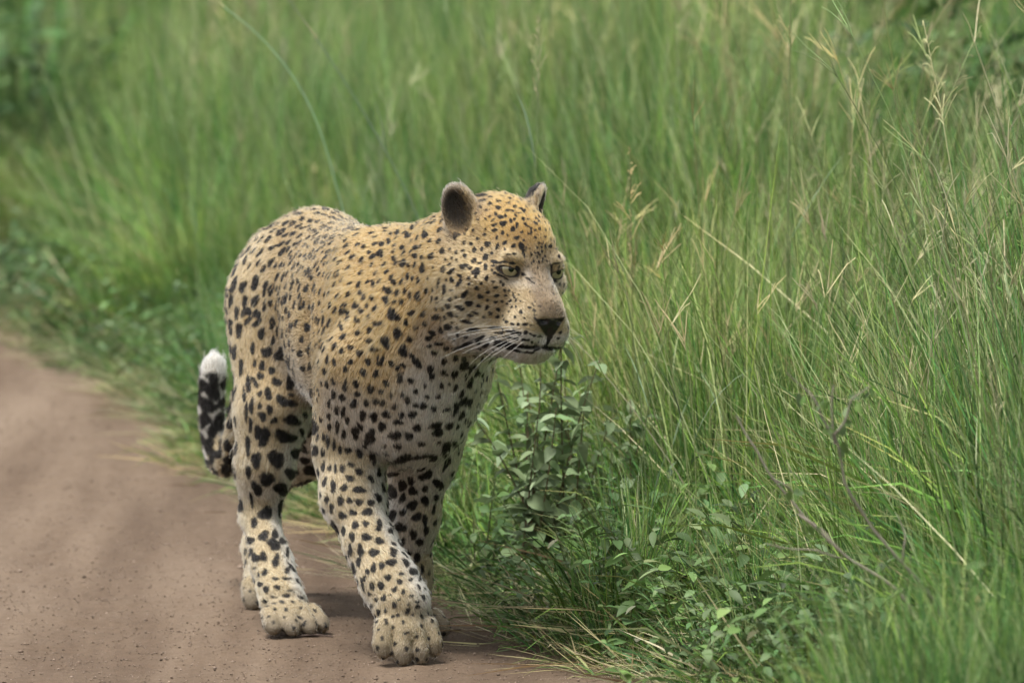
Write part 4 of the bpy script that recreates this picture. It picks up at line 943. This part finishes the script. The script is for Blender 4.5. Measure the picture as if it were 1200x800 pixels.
strew(2300, 19, 30, 1.7, plant)
strew(1400, 30, 52, 5.0, plant)
n_w = len(P_)
strew(200, 11.2, 16, .5, lambda x, y, d, k, pa, fi: (ri(21, 22), gs.uniform(.7, 1.1)) if d > .3 else None)
strew(200, 16, 24, .8, lambda x, y, d, k, pa, fi: (ri(21, 22), gs.uniform(.8, 1.15)) if d > .25 else None)
for i in range(120):     # thick growth in front of the bare twigs
    y = gs.uniform(9.7, 10.35); x = gs.uniform(.45, 1.0)
    P_.append((x, y)); k = gs.random(); I_.append(ri(0, 3) if k < .6 else (ri(15, 17) if k < .8 else ri(4, 7))); S_.append(gs.uniform(.5, .85) * (1.0 if k < .6 else .75))
for i in range(110):     # low leafy tangle at the foot of the tall grass
    y = gs.uniform(10.3, 12.6); x = float(edge_x(y)) + gs.uniform(.08, .42)
    P_.append((x, y)); I_.append(ri(15, 17)); S_.append(gs.uniform(.5, .95))
# extra low fringe along the edge of the track
for i in range(900):
    y = gs.uniform(9.8, 19.5); d = abs(gs.normal(0, .1)); x = float(edge_x(y)) + d; k = gs.random()
    P_.append((x, y)); I_.append(ri(12, 14) if k < .62 else (18 if k < .82 else ri(15, 17))); S_.append(gs.uniform(.5, 1.15) * (.8 if d < .04 else 1))
P_ = np.array(P_); n = len(P_); zz = ground_z(P_[:, 0], P_[:, 1]) - .006
rot = np.stack([gs.normal(0, .07, n), gs.normal(0, .07, n), gs.uniform(0, 6.283, n)], 1)
S_ = np.array(S_); scl = np.stack([S_ * gs.uniform(.9, 1.15, n), S_ * gs.uniform(.9, 1.15, n), S_], 1)
scatter('grass', np.column_stack([P_, zz]), I_, rot, scl, 'green grass with pale seed heads covering the verge beside the track')
print('tufts', n)

# grit on the track
octv = np.array([(1, 0, 0), (-1, 0, 0), (0, 1, 0), (0, -1, 0), (0, 0, 1), (0, 0, -1)], float)
octf = np.array([(0, 2, 4), (2, 1, 4), (1, 3, 4), (3, 0, 4), (2, 0, 5), (1, 2, 5), (3, 1, 5), (0, 3, 5)])
ng_ = 52000; y = 11.2 + 7.3 * gs.random(ng_) ** 1.5; x = edge_x(y) + .12 - gs.random(ng_) * 1.75; r = np.clip(gs.lognormal(-6.85, .42, ng_), .0006, .0042)
z = ground_z(x, y) + .004 + r * .3; jit = 1 + gs.normal(0, .22, (ng_, 6, 1)); an = gs.uniform(0, 6.283, ng_)
V = octv[None] * jit * np.stack([r * 1.25, r, r * .8], 1)[:, None, :]; ca, sa = np.cos(an)[:, None], np.sin(an)[:, None]
V = np.stack([V[..., 0] * ca - V[..., 1] * sa, V[..., 0] * sa + V[..., 1] * ca, V[..., 2]], -1) + np.stack([x, y, z], 1)[:, None, :]
F = (octf[None] + (np.arange(ng_) * 6)[:, None, None]).reshape(-1, 3)
cg = np.array([(.195, .145, .107), (.15, .109, .08), (.26, .2, .155), (.17, .125, .093), (.14, .102, .075)])[gs.integers(0, 5, ng_)] * np.clip(gs.normal(1, .2, (ng_, 1)), .5, 1.6)
o = mesh_obj('gravel', V.reshape(-1, 3), F, m_bark, cols=np.repeat(cg, 6, axis=0), smooth=False); tag(o, 'fine reddish grit scattered on the sandy track', 'gravel', kind='stuff')
# ================================================================== SINGLE PLANTS AND BITS
def at_px(u, v, dist):                              # a point of the place seen in direction (u, v), dist metres ahead
    d = FWD + RGT * (u - 600) / FPX - UPV * (v - 400) / FPX; return CAMP + d * (dist / d[1])
def gz(x, y): return float(ground_z(np.array([x]), np.array([y]))[0])
def smooth_path(pts, n=24):
    pts = np.array(pts, float); t = np.r_[0, np.cumsum(np.linalg.norm(np.diff(pts, axis=0), axis=1))]; tt = np.linspace(0, t[-1], n)
    out = np.stack([np.interp(tt, t, pts[:, k]) for k in range(3)], 1)
    for _ in range(4): out[1:-1] = (out[:-2] + 2 * out[1:-1] + out[2:]) / 4
    return out
def geo_obj(name, geo, mat, parent=None):
    V, F, C = geo.arrays(); return mesh_obj(name, V, F, mat, parent, cols=C)
gp = np.random.default_rng(17)

# --- leafy herbs: every leaf a piece of its own (shared leaf meshes)
def leaf_meshes(tag_, cols, L, W, k=5):
    out = []
    for i in range(k):
        V, F = leaf_shape(L * gp.uniform(.8, 1.2), W * gp.uniform(.85, 1.2), gp.uniform(.1, .45), gp.uniform(.1, .45), 6)
        V = V + np.stack([0 * V[:, 0], 0 * V[:, 0], gp.normal(0, L * .03, len(V))], 1)
        o = mesh_obj(tag_, V, F, m_leaf, cols=np.broadcast_to(np.array(cols[gp.integers(0, len(cols))]) * gp.uniform(.8, 1.15), V.shape)); out.append(o.data); bpy.data.objects.remove(o)
    return out
def herb(name, label, x, y, height, nst, spread, meshes, step, stemcol, max_leaves=280, lean=(0, 0), group=None):
    r = empty(name, (x, y, gz(x, y))); tag(r, label, 'plant', group); nl = 0
    for s in range(nst):
        a = gp.uniform(0, 6.283); L = height * gp.uniform(.6, 1.08); th = R(gp.uniform(3, 32)) * spread
        pts = curve_pts((gp.normal(0, .035) * spread, gp.normal(0, .035) * spread, -.01), a, L, th, R(gp.uniform(-12, 22)), 14)
        pts[:, 0] += lean[0] * np.linspace(0, 1, 14) ** 1.5; pts[:, 1] += lean[1] * np.linspace(0, 1, 14) ** 1.5
        ge = Geo(); thin_tube(ge, pts, .0021, .0009, np.array(stemcol) * gp.uniform(.8, 1.2), 5); geo_obj('stem', ge, m_stem, r)
        dist = .25 * L + gp.uniform(0, step); k = 0
        while dist < L and nl < max_leaves:
            i = dist / L * 13; p = pts[int(i)] + (pts[min(13, int(i) + 1)] - pts[int(i)]) * (i - int(i))
            for sd in (0, math.pi):
                o = bpy.data.objects.new('leaf', meshes[gp.integers(0, len(meshes))]); link(o, r); o.location = p
                o.rotation_euler = (gp.normal(0, .45), gp.normal(.05, .42), sd + k * 1.57 + gp.normal(0, .5)); q_ = gp.uniform(.55, 1.15) * (1.1 - .35 * dist / L); o.scale = (q_, q_, q_); nl += 1
            k += 1; dist += step * gp.uniform(.75, 1.25)
    return r
GG = [(.15, .225, .1), (.19, .26, .13), (.12, .19, .075), (.21, .275, .16)]
LG = [(.1, .17, .045), (.125, .2, .055), (.08, .14, .04)]
lm1 = leaf_meshes('leaf', GG, .042, .026); lm2 = leaf_meshes('leaf', LG, .05, .02); lm3 = leaf_meshes('leaf', LG + GG[:1], .036, .022)
herb('leafy_herb', 'tall grey-green herb with drooping oval leaves under the leopard\'s chin', .05, 12.74, .43, 13, .75, lm1, .027, (.14, .11, .06), 300)
herb('leafy_herb', 'shorter grey-green herb with oval leaves crowding the tall herb from behind', .13, 12.86, .34, 12, .9, lm1, .027, (.14, .11, .06), 240)
herb('leafy_herb', 'low grey-green herb with small leaves behind the leopard\'s forelegs', -.02, 12.9, .2, 7, 1.2, lm3, .024, (.12, .13, .06), 90)
herb('broadleaf_weed', 'leafy weed growing right against the fork of the bare twigs', .56, 10.55, .34, 10, 1.3, lm2, .03, (.12, .14, .06), 150)
herb('broadleaf_weed', 'low spreading weed at the lip of the track', .27, 11.0, .17, 9, 1.6, lm3, .022, (.12, .13, .06), 120)
herb('broadleaf_weed', 'bushy bright weed in the long grass beyond the bare twigs', .7, 10.35, .3, 11, 1.3, lm2, .03, (.12, .14, .06), 150)

# --- bare twigs
BARK = np.array((.2, .178, .14))
def branch(name, label, main, subs, r0=.0037):
    b0 = main[0]; r = empty(name, tuple(b0)); tag(r, label, 'branch'); loc = lambda P: np.array(P) - b0
    def limb(nm, path, ra, rb):
        P = smooth_path(path, 22); P = P + np.stack([vnoise(P, 24, s) for s in (1, 2, 3)], 1) * .007
        ge = Geo(); thin_tube(ge, loc(P), ra, rb, BARK * gp.uniform(.9, 1.15), 7); geo_obj(nm, ge, m_bark, r)
    limb('stem', main, r0, r0 * .4)
    for sp in subs: limb('twig', sp, r0 * .5, r0 * .22)
    return r
D = 10.6
g0 = lambda u, v, d: (lambda p: np.array((p[0], p[1], gz(p[0], p[1]))))(at_px(u, v, d))
br1 = branch('dead_branch', 'bare grey twig rising from the grass, forked and leaning over the second one',
    [g0(1130, 760, D), at_px(1100, 700, D), at_px(1060, 662, D), at_px(1010, 610, D), at_px(985, 560, D), at_px(976, 525, D), at_px(978, 505, D)],
    [[at_px(978, 510, D), at_px(955, 470, D), at_px(922, 438, D)], [at_px(978, 508, D), at_px(1000, 470, D - .02), at_px(1018, 452, D - .03)], [at_px(1060, 662, D), at_px(1064, 628, D), at_px(1052, 600, D)], [at_px(977, 520, D), at_px(976, 478, D), at_px(978, 452, D)]])
br2 = branch('dead_branch', 'thinner bare brown twig with a broken tip, leaning low through the grass',
    [g0(1150, 770, D + .12), at_px(1060, 690, D + .1), at_px(990, 655, D + .1), at_px(935, 605, D + .1), at_px(905, 560, D + .1), at_px(880, 512, D + .1), at_px(867, 487, D + .1)],
    [[at_px(935, 605, D + .1), at_px(960, 620, D + .08), at_px(1000, 660, D + .05)], [at_px(905, 560, D + .1), at_px(925, 572, D + .1), at_px(935, 590, D + .12)], [at_px(990, 655, D + .1), at_px(940, 640, D + .08), at_px(895, 632, D + .06)]], .0032)
for br, spots in ((br1, [(978, 500), (985, 512), (960, 480), (1002, 470), (970, 505), (990, 520), (950, 468), (1012, 458)]), (br2, [(925, 575), (950, 615)])):
    for (u, v) in spots:
        for k in range(3):
            o = bpy.data.objects.new('leaf', lm3[gp.integers(0, 5)]); link(o, br); p = at_px(u + gp.normal(0, 6), v + gp.normal(0, 6), D + gp.normal(0, .01)); o.location = p - np.array(br.location)
            o.rotation_euler = tuple(gp.uniform(-1.5, 1.5, 3)); o.scale = (.5,) * 3

# --- single grass stalks standing clear of the rest
def stalk(label, path, dist, r0, cols, head=None, leaves=2, wave=0.0, group=None):
    P = [at_px(u, v, dist) for u, v in path]; b0 = P[0].copy(); b0[2] = gz(b0[0], b0[1])
    if P[0][2] > b0[2] + .03: P = [b0 + np.array((gp.normal(0, .01), 0, 0))] + P
    P = smooth_path(P, 26); r = empty('grass_stalk', tuple(b0)); tag(r, label, 'grass stalk', group); P = P - b0
    P = P + np.stack([0 * P[:, 0], wave * np.linspace(0, 1, 26) ** 2, 0 * P[:, 0]], 1)
    ge = Geo(); V = Geo(); thin_tube(ge, P, r0, r0 * .5, cols[0], 5); geo_obj('culm', ge, m_grass, r)
    for k in range(leaves):
        i = gp.integers(4, 18); ge = Geo(); blades(ge, gp, 1, 0, (.1, .2), (.0025, .0045), (10, 30), (10, 60), [cols[1]], base=[P[i]], segs=7); geo_obj('blade', ge, m_grass, r)
    if head is not None:
        ge = Geo(); seed_head(ge, gp, P[-1], unit(P[-1] - P[-2]), head, cols[2]); geo_obj('seed_head', ge, m_grass, r)
BG, SG, ST = (.27, .38, .23), (.3, .37, .17), (.5, .44, .26)
stalk('tall straight straw-tipped grass stalk rising highest in the right-hand grass', [(921, 470), (923, 300), (925, 130), (926, 20), (927, -40)], 13.3, .0026, (SG, BG, ST), 1)
stalk('upright grass stalk directly behind the leopard\'s forehead', [(622, 330), (628, 200), (631, 90), (632, 10)], 13.7, .0014, (SG, BG, ST), 1)
stalk('arching blue-green grass stalk bowing over the leopard\'s neck', [(520, 330), (478, 225), (440, 155), (398, 85), (345, 8), (330, -12)], 14.3, .0024, (BG, BG, ST), 2, 1)
stalk('arching blue-green grass stalk bowing over the leopard\'s back', [(425, 330), (396, 225), (372, 135), (330, 65), (284, 22), (262, 8)], 14.6, .0022, (BG, BG, ST), 0, 1)
stalk('soft tall grass stalk beyond the leopard\'s rump, over the dark leafy undergrowth', [(232, 260), (208, 160), (188, 90), (168, 35)], 16.6, .002, (SG, BG, ST), 2, 1)
stalk('grass stalk slanting towards the dark thicket with a loose pale head', [(1025, 420), (1060, 280), (1090, 180), (1125, 80), (1150, 30)], 13.0, .0015, (SG, BG, ST), 1, 2)
stalk('bent grass stalk touching the leaves of the tall herb', [(712, 600), (720, 480), (700, 400), (672, 345)], 12.8, .0013, (SG, BG, (.5, .44, .26)), 0)
stalk('dark-jointed grass stalk rising beside the tall herb', [(738, 640), (742, 500), (741, 330), (738, 170)], 13.1, .0012, ((.14, .15, .08), BG, ST), 1)
stalk('tilted grass stalk with a spike head near the right-hand thicket', [(1170, 470), (1168, 330), (1185, 230), (1196, 190)], 12.9, .0014, (SG, BG, ST), 2)

FING = 'fine pale grass stalk topped with spread seed fingers among the long grass'
for k in range(22):
    u0 = 690 + 18 * k + gp.normal(0, 12); vt = gp.uniform(285, 425); lean = gp.normal(0, 22); ds = gp.uniform(12.15, 13.2); g5 = gp.uniform(.8, 1.1)
    stalk(FING, [(u0, 600), (u0 + lean * .3, (600 + vt) / 2), (u0 + lean * .8, vt + 25), (u0 + lean * 1.2, vt)], ds, .0012, (SG, BG, (.5 * g5, .46 * g5, .29 * g5)), 0, 1, 0.0, 'pale seed stalks in the long grass')

# --- shrubs in the background grass
def bush(label, x, y, w_, h_, cols, n=2600, leaf=.035, group=None):
    r = empty('bush', (x, y, gz(x, y))); tag(r, label, 'bush', group)
    for s in range(9):
        a = gp.uniform(0, 6.283); pts = curve_pts((gp.normal(0, .05), gp.normal(0, .05), -.02), a, h_ * gp.uniform(.6, .95), R(gp.uniform(5, 40)), R(gp.uniform(-10, 25)), 8)
        ge = Geo(); thin_tube(ge, pts, .008, .003, BARK * .7, 5); geo_obj('stem', ge, m_bark, r)
    cl = np.stack([gp.normal(0, w_ * .3, 46), gp.normal(0, w_ * .3, 46), h_ * (.15 + .75 * gp.random(46))], 1); cl[:, :2] *= (1.15 - .5 * cl[:, 2:] / h_)
    ge = Geo(); bt, tone = gp.integers(0, 46, n), gp.uniform(.6, 1.3, 46)
    for i in range(n):
        V, F = leaf_shape(leaf * gp.uniform(.7, 1.3), leaf * .6, .2, .2, 3); M = np.array(Matrix.Rotation(gp.uniform(0, 6.28), 3, 'Z') @ Matrix.Rotation(gp.normal(0, .7), 3, 'Y') @ Matrix.Rotation(gp.normal(0, .7), 3, 'X'))
        ge.add(V @ M.T + cl[bt[i]] + gp.normal(0, w_ * .1, 3), F, pick(cols, 1, gp)[0] * tone[bt[i]])
    V, F, C = ge.arrays(); V[:, 2] = np.maximum(V[:, 2], .01); mesh_obj('foliage', V, F, m_leaf, r, cols=C)
DK = [(.04, .075, .025), (.055, .095, .03), (.035, .065, .03)]; MD = [(.07, .12, .035), (.055, .1, .03), (.09, .14, .045)]
GRP = 'dark shrubs in the background grass'
bush('dark shrub far back beyond the leopard\'s rump', -1.5, 27.0, 1.0, .85, DK, 2600, .045, GRP)
bush('small dark shrub far back beyond the leopard\'s back', -.75, 29.0, .8, .6, DK, 1800, .045, GRP)
bush('wide dark shrub at the far end of the right-hand grass', 1.75, 27.0, 1.5, 1.0, DK, 3000, .05, GRP)
bush('dark shrub standing before the wide far shrub', 1.35, 24.5, .9, .75, DK, 2400, .045, GRP)
bush('dark thicket rising out of the right-hand grass', 1.18, 16.6, .5, .72, MD, 2200, .035, GRP)
bush('small shrub far back beyond the leopard\'s forehead', .55, 30.0, 1.0, .55, MD, 2000, .045, GRP)

# --- small things lying about
def fallen_twig(label, u0, v0, u1, v1, r):
    def gp_(u, v):
        d = FWD + RGT * (u - 600) / FPX - UPV * (v - 400) / FPX; p = CAMP + d * (-CAM_H / d[2]); p[2] = gz(p[0], p[1]) + .004 + r; return p
    a, b_ = gp_(u0, v0), gp_(u1, v1); P = smooth_path([a, (a + b_) / 2 + np.array((0, .012, .002)), b_], 12)
    ge = Geo(); thin_tube(ge, P - a, r, r * .5, (.07, .05, .04), 6); o = geo_obj('twig', ge, m_bark); o.location = tuple(a); tag(o, label, 'twig')
fallen_twig('dark dry twig lying on the sand in front of the hind paw', 346, 749, 390, 750, .0022)
fallen_twig('short dry twig on the sand beyond the planted forepaw', 520, 742, 540, 738, .0018)
fallen_twig('reddish dry twig at the ragged grass edge by the planted forepaw', 530, 712, 552, 694, .0025)
m_dry = leaf_mat('dry_leaf', .15, .7, .4, .02, .2)
for lab, u, v, c in (('curled pale dry leaf at the grass edge beside the lifted paw', 590, 722, (.42, .33, .22)), ('small brown dry leaf on the sand below the low grass', 622, 752, (.25, .16, .1)), ('upright straw-coloured dry leaf in the grass below the bare twigs', 1148, 735, (.45, .34, .17))):
    d = FWD + RGT * (u - 600) / FPX - UPV * (v - 400) / FPX; dd = -CAM_H / d[2] if u < 1000 else 10.6 / d[1]; p = CAMP + d * dd
    if u < 1000: p[2] = gz(p[0], p[1]) + .008
    V, F = leaf_shape(.055, .024, .5, -.3, 6); o = mesh_obj('dry_leaf', V, F, m_dry, cols=np.broadcast_to(np.array(c), V.shape)); o.location = tuple(p)
    o.rotation_euler = (gp.normal(0, .2), -.1 if u < 1000 else -1.2, gp.uniform(0, 6.28)); tag(o, lab, 'leaf')
